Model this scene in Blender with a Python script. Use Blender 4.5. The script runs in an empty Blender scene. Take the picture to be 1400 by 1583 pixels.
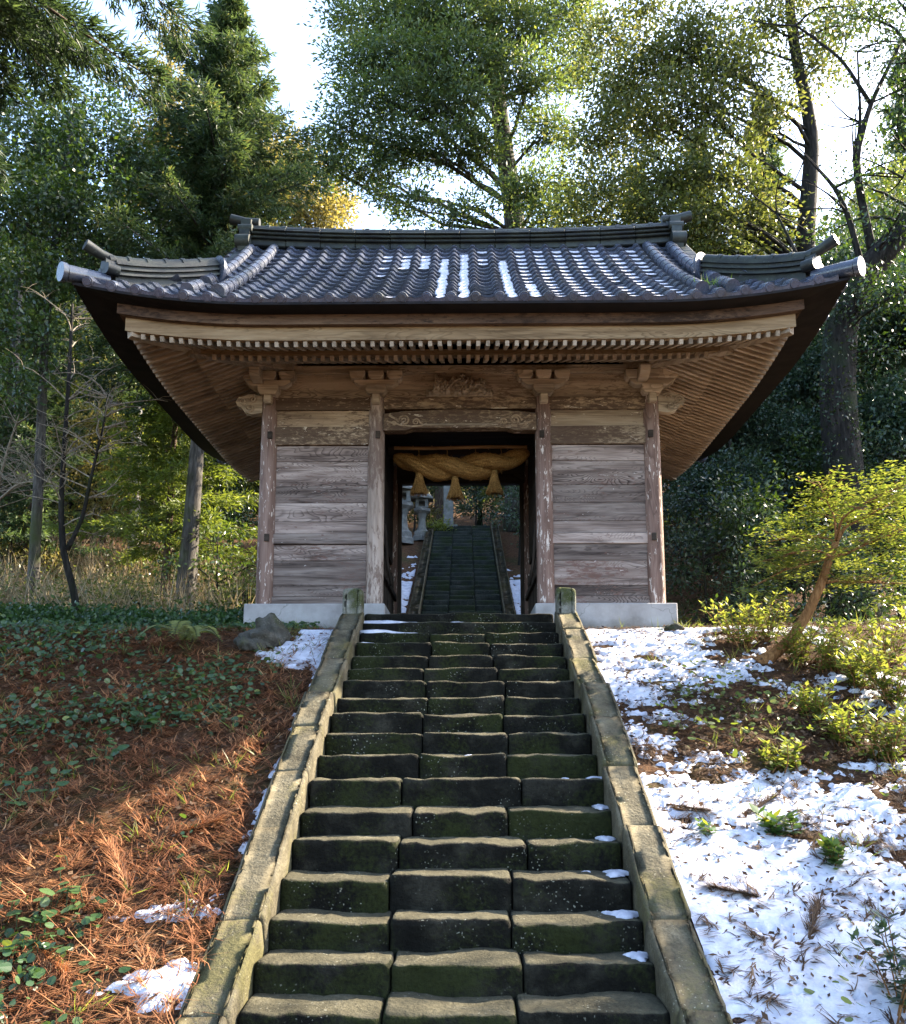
import bpy, math, random
import numpy as np
from mathutils import Vector, Matrix

# ------------------------------------------------------------------ camera, world, sun, exposure
scene = bpy.context.scene
C = scene.collection
F, PX, PY, EZ = 1400.0, 700.0, 933.0, 1.65          # photograph's focal length and principal point (px), eye height
PITCH, YAW, CX = math.radians(8.7), math.radians(0.74), 0.06
cam_d = bpy.data.cameras.new('camera')
cam = bpy.data.objects.new('camera', cam_d); C.objects.link(cam)
cam.location = (CX, 0, EZ)
cam.rotation_euler = (math.radians(90) + PITCH, 0, YAW)
cam_d.sensor_fit = 'HORIZONTAL'; cam_d.sensor_width = 36.0; cam_d.lens = 36.0 * F / 1400.0
cam_d.shift_y = (PY - 791.5) / 1400.0
cam_d.clip_start = 0.05; cam_d.clip_end = 3000
scene.camera = cam
SUN_AZ, SUN_EL = math.radians(64), math.radians(36)
world = bpy.data.worlds.new('World'); scene.world = world; world.use_nodes = True
wn = world.node_tree; wn.nodes.clear()
sky = wn.nodes.new('ShaderNodeTexSky'); sky.sky_type = 'NISHITA'; sky.sun_disc = False
sky.sun_elevation = SUN_EL; sky.sun_rotation = SUN_AZ
sky.air_density = 1.0; sky.dust_density = 1.6; sky.ozone_density = 1.0
bg = wn.nodes.new('ShaderNodeBackground'); bg.inputs['Strength'].default_value = 0.15
wo = wn.nodes.new('ShaderNodeOutputWorld')
wn.links.new(sky.outputs[0], bg.inputs['Color']); wn.links.new(bg.outputs[0], wo.inputs['Surface'])
sd = bpy.data.lights.new('sun', 'SUN'); sd.energy = 5.0; sd.angle = math.radians(0.53); sd.color = (1.0, 0.86, 0.66)
sun = bpy.data.objects.new('sun', sd); C.objects.link(sun)
SUN = Vector((math.sin(SUN_AZ) * math.cos(SUN_EL), math.cos(SUN_AZ) * math.cos(SUN_EL), math.sin(SUN_EL)))
sun.rotation_euler = SUN.to_track_quat('Z', 'Y').to_euler(); sun.location = SUN * 60
vs = scene.view_settings
vs.view_transform = 'Standard'; vs.look = 'None'; vs.gamma = 1.0; vs.use_curve_mapping = False
vs.exposure = 2.65
scene.cycles.use_denoising = True
scene.cycles.max_bounces = 8; scene.cycles.diffuse_bounces = 4; scene.cycles.transmission_bounces = 4
scene.cycles.transparent_max_bounces = 8
try: scene.cycles.sample_clamp_indirect = 8
except Exception: pass

# pixel of the photograph -> direction (distance always comes from what the thing stands on)
_fw = Vector((-math.sin(YAW) * math.cos(PITCH), math.cos(YAW) * math.cos(PITCH), math.sin(PITCH)))
_rt = Vector((math.cos(YAW), math.sin(YAW), 0)); _up = _rt.cross(_fw)
EYE = Vector((CX, 0, EZ))
def ray(u, v): return _fw + _rt * ((u - PX) / F) - _up * ((v - PY) / F)
def P(u, v, Y):
    d = ray(u, v); return EYE + d * (Y / d.y)

# ------------------------------------------------------------------ numeric helpers
def _h(ix, iy, seed):
    n = (ix.astype(np.int64) * 374761393 + iy.astype(np.int64) * 668265263 + seed * 1442695041) & 0x7fffffff
    n = ((n ^ (n >> 13)) * 1274126177) & 0x7fffffff
    return ((n ^ (n >> 16)) & 0xffff) / 65535.0
def vnoise(x, y, seed=0):
    x = np.asarray(x, float); y = np.asarray(y, float)
    ix = np.floor(x); iy = np.floor(y); fx = x - ix; fy = y - iy
    fx = fx * fx * (3 - 2 * fx); fy = fy * fy * (3 - 2 * fy)
    a = _h(ix, iy, seed); b = _h(ix + 1, iy, seed); c = _h(ix, iy + 1, seed); d = _h(ix + 1, iy + 1, seed)
    return (a + (b - a) * fx) * (1 - fy) + (c + (d - c) * fx) * fy
def fbm(x, y, octv=4, seed=0, gain=0.5):
    t = 0; amp = 1.0; tot = 0
    for k in range(octv):
        t = t + amp * vnoise(np.asarray(x) * 2 ** k, np.asarray(y) * 2 ** k, seed + 17 * k); tot += amp; amp *= gain
    return t / tot                                   # 0..1

class MB:
    """collects shapes, builds ONE mesh"""
    def __init__(s): s.v = []; s.f = []
    def add(s, vs, fs):
        o = len(s.v); s.v += [tuple(p) for p in vs]; s.f += [tuple(i + o for i in f) for f in fs]; return s
    def box(s, x0, x1, y0, y1, z0, z1):
        return s.add([(x0, y0, z0), (x1, y0, z0), (x1, y1, z0), (x0, y1, z0), (x0, y0, z1), (x1, y0, z1), (x1, y1, z1), (x0, y1, z1)],
                     [(3, 2, 1, 0), (4, 5, 6, 7), (0, 1, 5, 4), (1, 2, 6, 5), (2, 3, 7, 6), (3, 0, 4, 7)])
    def tube(s, pts, rad, n=8, cap=True, twist=None):
        pts = [Vector(p) for p in pts]; m = len(pts)
        if not hasattr(rad, '__len__'): rad = [rad] * m
        vs = []; ref = None
        for i, p in enumerate(pts):
            t = (pts[min(i + 1, m - 1)] - pts[max(i - 1, 0)])
            t = t.normalized() if t.length > 1e-9 else Vector((0, 0, 1))
            if ref is None:
                ref = t.orthogonal().normalized()
            ref = (ref - t * ref.dot(t)); ref = ref.normalized() if ref.length > 1e-6 else t.orthogonal().normalized()
            b = t.cross(ref)
            for k in range(n):
                a = 2 * math.pi * k / n
                vs.append(p + (ref * math.cos(a) + b * math.sin(a)) * rad[i])
        fs = []
        for i in range(m - 1):
            for k in range(n):
                k2 = (k + 1) % n
                fs.append((i * n + k, i * n + k2, (i + 1) * n + k2, (i + 1) * n + k))
        if cap: fs.append(tuple(range(n))[::-1]); fs.append(tuple((m - 1) * n + k for k in range(n)))
        return s.add(vs, fs)
    def prism(s, outline, origin, ux, uy, depth):
        """outline 2-D (a,b) -> origin + a*ux + b*uy, extruded along ux x uy * depth"""
        ux = Vector(ux); uy = Vector(uy); w = ux.cross(uy).normalized() * depth; o = Vector(origin); n = len(outline)
        vs = [o + ux * a + uy * b for a, b in outline] + [o + ux * a + uy * b + w for a, b in outline]
        fs = [tuple(range(n))[::-1], tuple(range(n, 2 * n))] + [(i, (i + 1) % n, n + (i + 1) % n, n + i) for i in range(n)]
        return s.add(vs, fs)
    def lathe(s, prof, center, n=14, sq=False):
        cx, cy, cz = center; vs = []; fs = []; m = len(prof)
        for r, z in prof:
            for k in range(n):
                a = 2 * math.pi * (k + .5) / n
                q = 1.0 / max(abs(math.cos(a)), abs(math.sin(a))) if sq else 1.0
                vs.append((cx + r * q * math.cos(a), cy + r * q * math.sin(a), cz + z))
        for i in range(m - 1):
            for k in range(n):
                k2 = (k + 1) % n
                fs.append((i * n + k, i * n + k2, (i + 1) * n + k2, (i + 1) * n + k))
        fs.append(tuple(range(n))[::-1]); fs.append(tuple((m - 1) * n + k for k in range(n)))
        return s.add(vs, fs)
    def mesh(s, name, mat, smooth=False, origin=None, auto=None):
        me = bpy.data.meshes.new(name)
        vv = s.v if origin is None else [(p[0] - origin[0], p[1] - origin[1], p[2] - origin[2]) for p in s.v]
        me.from_pydata([tuple(map(float, p)) for p in vv], [], s.f); me.materials.append(mat)
        if smooth: me.polygons.foreach_set('use_smooth', [True] * len(me.polygons))
        if auto is not None:
            me.set_sharp_from_angle(angle=math.radians(auto))
        me.update(); return me

def bevel(me, w, seg=1):
    import bmesh
    bm = bmesh.new(); bm.from_mesh(me)
    bmesh.ops.bevel(bm, geom=list(bm.edges), offset=w, segments=seg, affect='EDGES', profile=0.6, clamp_overlap=True)
    bm.to_mesh(me); bm.free(); me.update(); return me

def quads_mesh(name, verts, quads, mat, smooth=False, attrs=None):
    me = bpy.data.meshes.new(name)
    verts = np.asarray(verts, np.float32).reshape(-1, 3); quads = np.asarray(quads, np.int32).reshape(-1, 4)
    me.vertices.add(len(verts)); me.vertices.foreach_set('co', verts.ravel())
    me.loops.add(quads.size); me.loops.foreach_set('vertex_index', quads.ravel())
    me.polygons.add(len(quads)); me.polygons.foreach_set('loop_start', np.arange(0, quads.size, 4, dtype=np.int32))
    me.polygons.foreach_set('use_smooth', np.full(len(quads), smooth))
    me.update(calc_edges=True)
    for k, a in (attrs or {}).items():
        at = me.attributes.new(k, 'FLOAT', 'POINT'); at.data.foreach_set('value', np.asarray(a, np.float32))
    me.materials.append(mat); return me

def link(name, me, parent=None, loc=None, rot=None, scale=None, kind=None):
    o = bpy.data.objects.new(name, me); C.objects.link(o)
    if parent is not None: o.parent = parent
    if loc is not None: o.location = loc
    if rot is not None: o.rotation_euler = rot
    if scale is not None: o.scale = scale
    if kind: o['kind'] = kind
    return o
def tag(o, label, cat, group=None):
    o['label'] = label; o['category'] = cat
    if group: o['group'] = group
    return o
def thing(name, label, cat, loc=(0, 0, 0), group=None):
    o = bpy.data.objects.new(name, None); C.objects.link(o); o.location = loc; o.empty_display_size = .2
    return tag(o, label, cat, group)
def copy_thing(root, loc, rotz=0.0, scale=1.0, label=None):
    r = root.copy(); C.objects.link(r); r.location = loc; r.rotation_euler = (0, 0, rotz); r.scale = (scale,) * 3 if not hasattr(scale, '__len__') else scale
    if label: r['label'] = label
    for ch in [c for c in C.objects if c.parent == root]:
        c = ch.copy(); C.objects.link(c); c.parent = r
        for g in [g for g in C.objects if g.parent == ch]:
            d = g.copy(); C.objects.link(d); d.parent = c
    return r
def rel(o, me_mb, name, mat, smooth=False, auto=None, kind=None):
    """part under thing o, shapes given in world coordinates, thing unrotated"""
    L = o.location
    if o.parent is not None: L = L + o.parent.location
    return link(name, me_mb.mesh(name, mat, smooth, origin=L, auto=auto), o, kind=kind)

# ------------------------------------------------------------------ materials
class NT:
    def __init__(s, name):
        s.m = bpy.data.materials.new(name); s.m.use_nodes = True; s.t = s.m.node_tree; s.t.nodes.clear()
        s.out = s.n('ShaderNodeOutputMaterial')
    def n(s, ty, **kw):
        nd = s.t.nodes.new(ty)
        for k, v in kw.items(): setattr(nd, k, v)
        return nd
    def set(s, sock, v):
        if isinstance(v, bpy.types.NodeSocket): s.t.links.new(v, sock)
        elif v is not None:
            if sock.type == 'RGBA' and len(v) == 3: v = (*v, 1)
            sock.default_value = v
    def pos(s): return s.n('ShaderNodeNewGeometry').outputs['Position']
    def normal(s): return s.n('ShaderNodeNewGeometry').outputs['Normal']
    def obj(s): return s.n('ShaderNodeTexCoord').outputs['Object']
    def rnd(s): return s.n('ShaderNodeObjectInfo').outputs['Random']
    def attr(s, a): return s.n('ShaderNodeAttribute', attribute_name=a).outputs['Fac']
    def math(s, op, a, b=None, clamp=False):
        nd = s.n('ShaderNodeMath', operation=op, use_clamp=clamp); s.set(nd.inputs[0], a)
        if b is not None: s.set(nd.inputs[1], b)
        return nd.outputs[0]
    def vmath(s, op, a, b):
        nd = s.n('ShaderNodeVectorMath', operation=op); s.set(nd.inputs[0], a); s.set(nd.inputs[1], b); return nd.outputs[0]
    def mul(s, v, k): return s.vmath('MULTIPLY', v, k)
    def offs(s, v, k=37.0):
        r = s.rnd(); cb = s.n('ShaderNodeCombineXYZ')
        for i, q in enumerate((k, k * 1.7, k * .6)): s.set(cb.inputs[i], s.math('MULTIPLY', r, q))
        return s.vmath('ADD', v, cb.outputs[0])
    def noise(s, v, scale, detail=3, rough=.55, dist=0.0, col=False):
        nd = s.n('ShaderNodeTexNoise'); s.set(nd.inputs['Vector'], v); s.set(nd.inputs['Scale'], scale); s.set(nd.inputs['Detail'], detail)
        s.set(nd.inputs['Roughness'], rough); s.set(nd.inputs['Distortion'], dist)
        return nd.outputs['Color' if col else 'Fac']
    def voro(s, v, scale, feat='F1', out='Distance', rand=1.0):
        nd = s.n('ShaderNodeTexVoronoi', feature=feat); s.set(nd.inputs['Vector'], v); s.set(nd.inputs['Scale'], scale); s.set(nd.inputs['Randomness'], rand)
        return nd.outputs[out]
    def ramp(s, fac, stops, interp='LINEAR'):
        nd = s.n('ShaderNodeValToRGB'); nd.color_ramp.interpolation = interp; e = nd.color_ramp.elements
        while len(e) < len(stops): e.new(.5)
        for k, (p, c) in enumerate(stops):
            e[k].position = p
            if not hasattr(c, '__len__'): c = (c, c, c)
            e[k].color = (*c, 1)
        s.set(nd.inputs[0], fac); return nd.outputs['Color']
    def mix(s, fac, a, b, blend='MIX'):
        nd = s.n('ShaderNodeMix', data_type='RGBA', blend_type=blend); s.set(nd.inputs['Factor'], fac)
        s.set(nd.inputs['A'] if False else nd.inputs[6], a); s.set(nd.inputs[7], b); return nd.outputs[2]
    def sep(s, v):
        nd = s.n('ShaderNodeSeparateXYZ'); s.set(nd.inputs[0], v); return nd.outputs
    def bump(s, h, strength=.4, dist=.01, nrm=None):
        nd = s.n('ShaderNodeBump'); s.set(nd.inputs['Height'], h); nd.inputs['Strength'].default_value = strength; nd.inputs['Distance'].default_value = dist
        if nrm is not None: s.set(nd.inputs['Normal'], nrm)
        return nd.outputs[0]
    def princ(s, col, rough=.7, nrm=None, spec=.3, **kw):
        nd = s.n('ShaderNodeBsdfPrincipled'); s.set(nd.inputs['Base Color'], col); s.set(nd.inputs['Roughness'], rough)
        s.set(nd.inputs['Specular IOR Level'], spec)
        if nrm is not None: s.set(nd.inputs['Normal'], nrm)
        for k, v in kw.items(): s.set(nd.inputs[k], v)
        return nd.outputs[0]
    def done(s, shader): s.t.links.new(shader, s.out.inputs['Surface']); return s.m

def wood(name, cols, axis='X', paint=None, paint_amt=.5, ring=1.0, rough=.8, pale=None, pale_amt=.4, tones=(.75, 1.2), streak=.75):
    """weathered timber, grain along axis; cols = dark, mid, light"""
    t = NT(name); p = t.offs(t.pos())
    st = {'X': (1, 9, 9), 'Y': (9, 1, 9), 'Z': (9, 9, 1)}[axis]
    g = t.mul(p, st)
    big = t.noise(t.mul(p, {'X': (.55, 2, 2.6), 'Y': (2, .55, 2.6), 'Z': (2.6, 2.6, .55)}[axis]), 1.6, 2, .5, .4)
    fib = t.noise(t.mul(p, {'X': (1.2, 60, 60), 'Y': (60, 1.2, 60), 'Z': (60, 60, 1.2)}[axis]), 1.5, 3, .6)
    ph = t.math('MULTIPLY', big, 34.0 * ring)
    rr = t.math('FRACT', ph)
    rr = t.ramp(rr, [(0, 0), (.55, .2), (.9, 1), (1, 0)])
    mid = t.noise(g, .9, 3, .6)
    col = t.ramp(t.math('ADD', t.math('MULTIPLY', mid, .75), t.math('MULTIPLY', fib, .3)), [(.28, cols[0]), (.5, cols[1]), (.75, cols[2])])
    wear = t.ramp(t.noise(t.mul(p, st), .22, 2, .5), [(.42, 0), (.62, 1)])
    col = t.mix(t.math('MULTIPLY', t.math('MULTIPLY', rr, wear), streak), col, cols[0])
    dk = t.noise(t.mul(p, {'X': (.5, 7, 7), 'Y': (7, .5, 7), 'Z': (7, 7, .5)}[axis]), 2.0, 4, .6, .8)
    col = t.mix(t.math('MULTIPLY', t.ramp(dk, [(.52, 0), (.72, 1)]), streak * .8), col, cols[0])
    # every board has its own tone
    tone = t.ramp(t.rnd(), [(0, tones[0]), (1, tones[1])])
    col = t.mix(1.0, col, tone, 'MULTIPLY')
    if paint is not None:
        pm = t.noise(t.mul(p, {'X': (5, 15, 16), 'Y': (15, 5, 16), 'Z': (14, 14, 4)}[axis]), 1.7, 8, .74, .3)
        pm2 = t.noise(p, .9, 2, .5)
        lo = .62 - paint_amt * .3
        m = t.ramp(t.math('ADD', t.math('MULTIPLY', pm, .7), t.math('MULTIPLY', pm2, .35)), [(lo, 0), (lo + .07, .85)])
        col = t.mix(m, col, paint)
    if pale is not None:
        pm = t.noise(t.mul(p, {'X': (3, 8, 9), 'Y': (8, 3, 9), 'Z': (14, 14, 3)}[axis]), 1.7, 6, .7, .5)
        m = t.ramp(pm, [(.68 - pale_amt * .25, 0), (.70 - pale_amt * .25, 1)])
        col = t.mix(m, col, pale)
    h = t.math('ADD', t.math('MULTIPLY', fib, .6), t.math('MULTIPLY', rr, -.35))
    return t.done(t.princ(col, rough, t.bump(h, .55, .006), .2))

def leaf_mat(name, stops, trans=.4, tcol=(1.6, 1.5, .5), rough=.42, spec=.45):
    t = NT(name); a = t.attr('tint')
    col = t.ramp(a, stops)
    hv = t.n('ShaderNodeHueSaturation'); t.set(hv.inputs['Color'], col); t.set(hv.inputs['Value'], t.ramp(t.rnd(), [(0, .8), (1, 1.2)]))
    col = hv.outputs[0]
    b = t.princ(col, rough, None, spec)
    tr = t.n('ShaderNodeBsdfTranslucent'); t.set(tr.inputs['Color'], t.mix(1.0, col, tcol, 'MULTIPLY'))
    mx = t.n('ShaderNodeMixShader'); mx.inputs[0].default_value = trans
    t.t.links.new(b, mx.inputs[1]); t.t.links.new(tr.outputs[0], mx.inputs[2])
    return t.done(mx.outputs[0])

def bark_mat(name, cols, sc=1.0, moss=None, moss_amt=.3):
    t = NT(name); p = t.pos()
    q = t.mul(p, (9 * sc, 9 * sc, 1.6 * sc))
    n1 = t.noise(q, 2.0, 5, .65, .6); n2 = t.noise(p, 1.3, 3, .6)
    col = t.ramp(n1, [(.3, cols[0]), (.52, cols[1]), (.75, cols[2])])
    if moss: col = t.mix(t.ramp(n2, [(.62 - moss_amt * .3, 0), (.78 - moss_amt * .3, 1)]), col, moss)
    return t.done(t.princ(col, .9, t.bump(n1, .9, .03), .15))

M = {}
M['plank'] = wood('plank_wood', ((.028, .018, .015), (.215, .162, .14), (.44, .365, .325)), 'X', paint=(.13, .07, .055), paint_amt=.14, pale=(.48, .42, .385), pale_amt=.06, tones=(.55, 1.25), streak=1.0)
M['beam'] = wood('beam_wood', ((.08, .05, .032), (.28, .20, .13), (.45, .35, .245)), 'X', paint=(.07, .04, .027), paint_amt=.3, pale=(.5, .41, .31), pale_amt=.15)
M['rail'] = wood('rail_wood', ((.07, .044, .028), (.27, .195, .125), (.45, .35, .245)), 'X', paint=(.065, .038, .026), paint_amt=.52, pale=(.55, .46, .36), pale_amt=.2)
M['frieze'] = wood('frieze_wood', ((.07, .05, .035), (.36, .285, .205), (.5, .41, .305)), 'X', ring=.8, paint=(.13, .088, .06), paint_amt=.2, streak=.9)
M['eave'] = wood('eave_board_wood', ((.07, .043, .022), (.215, .142, .078), (.34, .25, .15)), 'X', ring=.6)
M['eave_side'] = wood('eave_board_wood_along', ((.08, .05, .027), (.23, .158, .09), (.35, .26, .16)), 'Y', ring=.6)
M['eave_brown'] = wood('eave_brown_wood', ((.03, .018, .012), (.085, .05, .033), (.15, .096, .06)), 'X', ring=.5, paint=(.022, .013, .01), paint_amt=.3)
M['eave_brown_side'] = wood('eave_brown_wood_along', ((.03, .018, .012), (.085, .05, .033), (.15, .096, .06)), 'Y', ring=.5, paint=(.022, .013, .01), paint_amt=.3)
M['rafter_y'] = wood('rafter_wood', ((.15, .115, .085), (.32, .25, .182), (.44, .36, .275)), 'Y', ring=.4)
M['rafter_x'] = wood('rafter_wood_across', ((.15, .115, .085), (.32, .25, .182), (.44, .36, .275)), 'X', ring=.4)
M['soffit'] = wood('soffit_wood', ((.11, .08, .06), (.27, .205, .15), (.38, .3, .22)), 'X', ring=.4)
M['pillar'] = wood('pillar_wood', ((.065, .037, .029), (.165, .104, .083), (.27, .187, .155)), 'Z', ring=.3, pale=(.55, .475, .425), pale_amt=.38)
M['pillar_pale'] = wood('pillar_pale_wood', ((.14, .10, .075), (.36, .28, .23), (.52, .44, .385)), 'Z', ring=.3, paint=(.14, .09, .07), paint_amt=.36)
M['bracket'] = wood('bracket_wood', ((.16, .12, .085), (.45, .365, .27), (.6, .5, .39)), 'X', ring=.3)
M['carving'] = wood('carving_wood', ((.12, .085, .058), (.46, .375, .28), (.62, .53, .42)), 'X', ring=.2)
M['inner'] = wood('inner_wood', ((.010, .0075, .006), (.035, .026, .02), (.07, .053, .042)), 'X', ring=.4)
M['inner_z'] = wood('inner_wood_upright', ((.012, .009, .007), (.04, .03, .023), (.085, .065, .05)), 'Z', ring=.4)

t = NT('roof_tile_glaze'); p = t.pos(); n1 = t.noise(p, 3.0, 4, .6); n2 = t.noise(t.offs(p), 22, 4, .65)
c = t.mix(t.rnd(), (.038, .045, .070), (.070, .081, .118)); c = t.mix(t.ramp(n1, [(.45, 0), (.7, .6)]), c, (.045, .05, .045))
c = t.mix(t.ramp(n2, [(.6, 0), (.75, .5)]), c, (.12, .125, .145))
M['tile'] = t.done(t.princ(c, t.ramp(n2, [(.3, .18), (.8, .42)]), t.bump(n2, .15, .004), .75))
t = NT('ridge_tile_glaze'); p = t.pos(); n1 = t.noise(p, 4.0, 5, .65); n2 = t.noise(p, 30, 4, .65)
c = t.mix(t.ramp(n1, [(.42, 0), (.62, 1)]), (.012, .0145, .015), (.03, .036, .028)); c = t.mix(t.ramp(n2, [(.6, 0), (.72, .7)]), c, (.09, .10, .085))
M['ridge'] = t.done(t.princ(c, .5, t.bump(n2, .25, .004), .35))
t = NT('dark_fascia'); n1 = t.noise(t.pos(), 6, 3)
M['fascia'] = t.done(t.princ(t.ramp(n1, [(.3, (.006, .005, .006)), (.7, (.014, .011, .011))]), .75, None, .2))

def stone(name, base, moss, lichen, moss_amt=.5, sc=1.0, tread=None):
    t = NT(name); p = t.offs(t.pos(), 11.0)
    n1 = t.noise(p, 3.5 * sc, 5, .62); n2 = t.noise(p, 34 * sc, 5, .68); n3 = t.noise(p, 1.4 * sc, 3, .6)
    c = t.ramp(n1, [(.25, base[0]), (.5, base[1]), (.78, base[2])])
    c = t.mix(t.ramp(n2, [(.3, .55), (.62, 0)]), c, base[0])
    mm = t.math('ADD', t.math('MULTIPLY', n3, .7), t.math('MULTIPLY', n2, .3))
    c = t.mix(t.ramp(mm, [(.60 - moss_amt * .25, 0), (.70 - moss_amt * .25, .85)]), c, t.mix(n2, moss[0], moss[1]))
    if tread:      # paler tone on upward faces, darker base and moss on upright ones
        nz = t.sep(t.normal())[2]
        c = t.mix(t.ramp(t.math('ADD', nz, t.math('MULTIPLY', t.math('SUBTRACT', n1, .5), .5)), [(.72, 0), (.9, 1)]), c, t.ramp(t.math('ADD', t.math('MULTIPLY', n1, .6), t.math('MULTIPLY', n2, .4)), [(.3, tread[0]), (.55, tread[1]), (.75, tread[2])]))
    v = t.voro(t.vmath('ADD', p, t.mul(t.noise(p, 18 * sc, 2, .5, 0, True), (.05, .05, .05))), 34 * sc)
    lm = t.math('MULTIPLY', t.ramp(v, [(.12, .8), (.22, 0)]), t.ramp(t.noise(p, 3 * sc, 2), [(.50, 0), (.62, 1)]))
    c = t.mix(lm, c, lichen)
    h = t.math('ADD', t.math('MULTIPLY', n2, .6), n1)
    return t.done(t.princ(c, .92, t.bump(h, 1.0, .028), .12))
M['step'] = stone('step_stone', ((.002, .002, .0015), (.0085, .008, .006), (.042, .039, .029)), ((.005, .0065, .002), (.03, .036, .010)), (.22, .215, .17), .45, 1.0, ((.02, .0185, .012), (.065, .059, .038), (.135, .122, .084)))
M['curb'] = stone('curb_stone', ((.03, .026, .017), (.10, .087, .058), (.18, .158, .108)), ((.045, .042, .016), (.105, .095, .04)), (.30, .28, .21), .35)
M['post'] = stone('post_stone', ((.05, .048, .04), (.19, .185, .155), (.36, .35, .3)), ((.022, .028, .005), (.065, .075, .014)), (.42, .42, .37), .55, 2.0)
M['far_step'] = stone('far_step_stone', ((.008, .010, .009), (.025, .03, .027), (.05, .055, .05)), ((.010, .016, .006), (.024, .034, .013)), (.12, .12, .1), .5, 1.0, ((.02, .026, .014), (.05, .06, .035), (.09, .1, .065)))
M['lantern'] = stone('lantern_stone', ((.10, .10, .095), (.20, .20, .19), (.32, .31, .29)), ((.05, .06, .03), (.10, .11, .05)), (.4, .4, .38), .2, 1.5)
M['rock'] = stone('field_stone', ((.025, .023, .018), (.075, .07, .058), (.16, .152, .13)), ((.02, .028, .008), (.045, .055, .015)), (.3, .3, .26), .2, 1.6)
t = NT('concrete'); p = t.pos(); n1 = t.noise(p, 2.2, 5, .65); n2 = t.noise(p, 45, 3, .6)
c = t.ramp(n1, [(.3, (.22, .205, .20)), (.55, (.33, .315, .31)), (.8, (.43, .42, .415))])
cr = t.voro(t.vmath('ADD', p, t.mul(t.noise(p, 3, 3, .6, 0, True), (.5, .5, .5))), .55, 'DISTANCE_TO_EDGE')
c = t.mix(t.ramp(cr, [(.0, .6), (.003, 0)]), c, (.1, .09, .08))
zz = t.sep(p)[2]
c = t.mix(t.math('MULTIPLY', t.ramp(t.math('ADD', t.math('MULTIPLY', n1, .3), t.math('SUBTRACT', zz, 3.1)), [(.13, .75), (.3, 0)]), 1.0), c, (.13, .115, .085))
M['concrete'] = t.done(t.princ(c, .9, t.bump(t.math('ADD', n1, t.math('MULTIPLY', n2, .3)), .3, .01), .2))
t = NT('straw'); p = t.obj(); w = t.noise(t.mul(p, (14, 14, 14)), 4, 4, .6); w2 = t.noise(p, 2.5, 2)
c = t.ramp(w, [(.3, (.07, .033, .009)), (.5, (.25, .13, .036)), (.72, (.45, .27, .09))]); c = t.mix(t.ramp(w2, [(.4, 0), (.7, .5)]), c, (.25, .14, .045))
M['straw'] = t.done(t.princ(c, .75, t.bump(w, .8, .012), .25))
t = NT('bamboo'); p = t.pos(); c = t.ramp(t.noise(t.mul(p, (2, 20, 20)), 2, 3), [(.3, (.16, .085, .03)), (.7, (.34, .20, .08))]); M['bamboo'] = t.done(t.princ(c, .45, None, .4))
t = NT('snow'); p = t.pos(); n1 = t.noise(p, 9, 5, .65); n2 = t.noise(p, 75, 3, .65)
c = t.ramp(n1, [(.3, (.33, .335, .39)), (.6, (.49, .495, .55))])
M['snow'] = t.done(t.princ(c, .6, t.bump(t.math('ADD', n1, t.math('MULTIPLY', n2, .35)), .55, .02), .3))
# forest floor
t = NT('forest_floor'); p = t.pos(); n1 = t.noise(p, 1.1, 4, .6); n2 = t.noise(p, 13, 6, .72); n3 = t.noise(t.mul(p, (26, 60, 26)), 1.0, 4, .7, 1.2)
c = t.ramp(n2, [(.28, (.014, .008, .005)), (.48, (.052, .026, .014)), (.66, (.12, .062, .03)), (.85, (.2, .13, .07))])
c = t.mix(t.ramp(n3, [(.5, 0), (.68, .8)]), c, (.15, .075, .032))
c = t.mix(t.ramp(n1, [(.52, 0), (.66, .55)]), c, t.mix(n2, (.012, .02, .006), (.06, .075, .02)))
M['ground'] = t.done(t.princ(c, .95, t.bump(t.math('ADD', n2, t.math('MULTIPLY', n3, .5)), 1.0, .05), .12))
# leaves and litter
M['leaf_dark'] = leaf_mat('evergreen_leaf', [(0, (.012, .026, .012)), (.5, (.03, .06, .02)), (.85, (.06, .10, .028)), (1, (.12, .16, .05))], .33, (1.9, 1.7, .5), .34, .55)
M['leaf_olive'] = leaf_mat('olive_leaf', [(0, (.03, .044, .014)), (.5, (.085, .11, .03)), (.85, (.15, .165, .055)), (1, (.22, .215, .085))], .46, (1.6, 1.5, .8), .42, .4)
M['leaf_fir'] = leaf_mat('fir_needle', [(0, (.026, .046, .03)), (.5, (.06, .092, .046)), (.85, (.10, .135, .055)), (1, (.16, .18, .065))], .42, (1.8, 1.7, .6), .45, .4)
M['leaf_cedar'] = leaf_mat('cedar_needle', [(0, (.02, .038, .022)), (.5, (.05, .085, .045)), (.85, (.085, .125, .055)), (1, (.15, .15, .065))], .40, (1.6, 1.5, .75), .5, .3)
M['leaf_gold'] = leaf_mat('sunny_leaf', [(0, (.075, .08, .025)), (.5, (.15, .14, .05)), (1, (.26, .22, .09))], .45, (1.5, 1.35, .75), .5, .3)  # yellow of the sunlight is put into this leaf colour
M['leaf_shrub'] = leaf_mat('shrub_leaf', [(0, (.05, .075, .018)), (.5, (.105, .145, .036)), (1, (.20, .22, .07))], .48, (1.75, 1.6, .65), .42, .4)
M['leaf_blue'] = leaf_mat('shade_leaf', [(0, (.016, .034, .024)), (.5, (.035, .065, .042)), (1, (.07, .105, .06))], .3, (1.6, 1.7, .7), .36, .5)
M['leaf_ivy'] = leaf_mat('ground_leaf', [(0, (.018, .045, .016)), (.5, (.04, .085, .03)), (.85, (.075, .12, .04)), (1, (.2, .22, .04))], .32, (1.8, 1.7, .5), .38, .5)
M['litter'] = leaf_mat('cedar_litter', [(0, (.07, .028, .015)), (.4, (.21, .085, .038)), (.75, (.38, .185, .085)), (1, (.54, .36, .19))], .25, (1.4, 1.0, .6), .75, .15)
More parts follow.
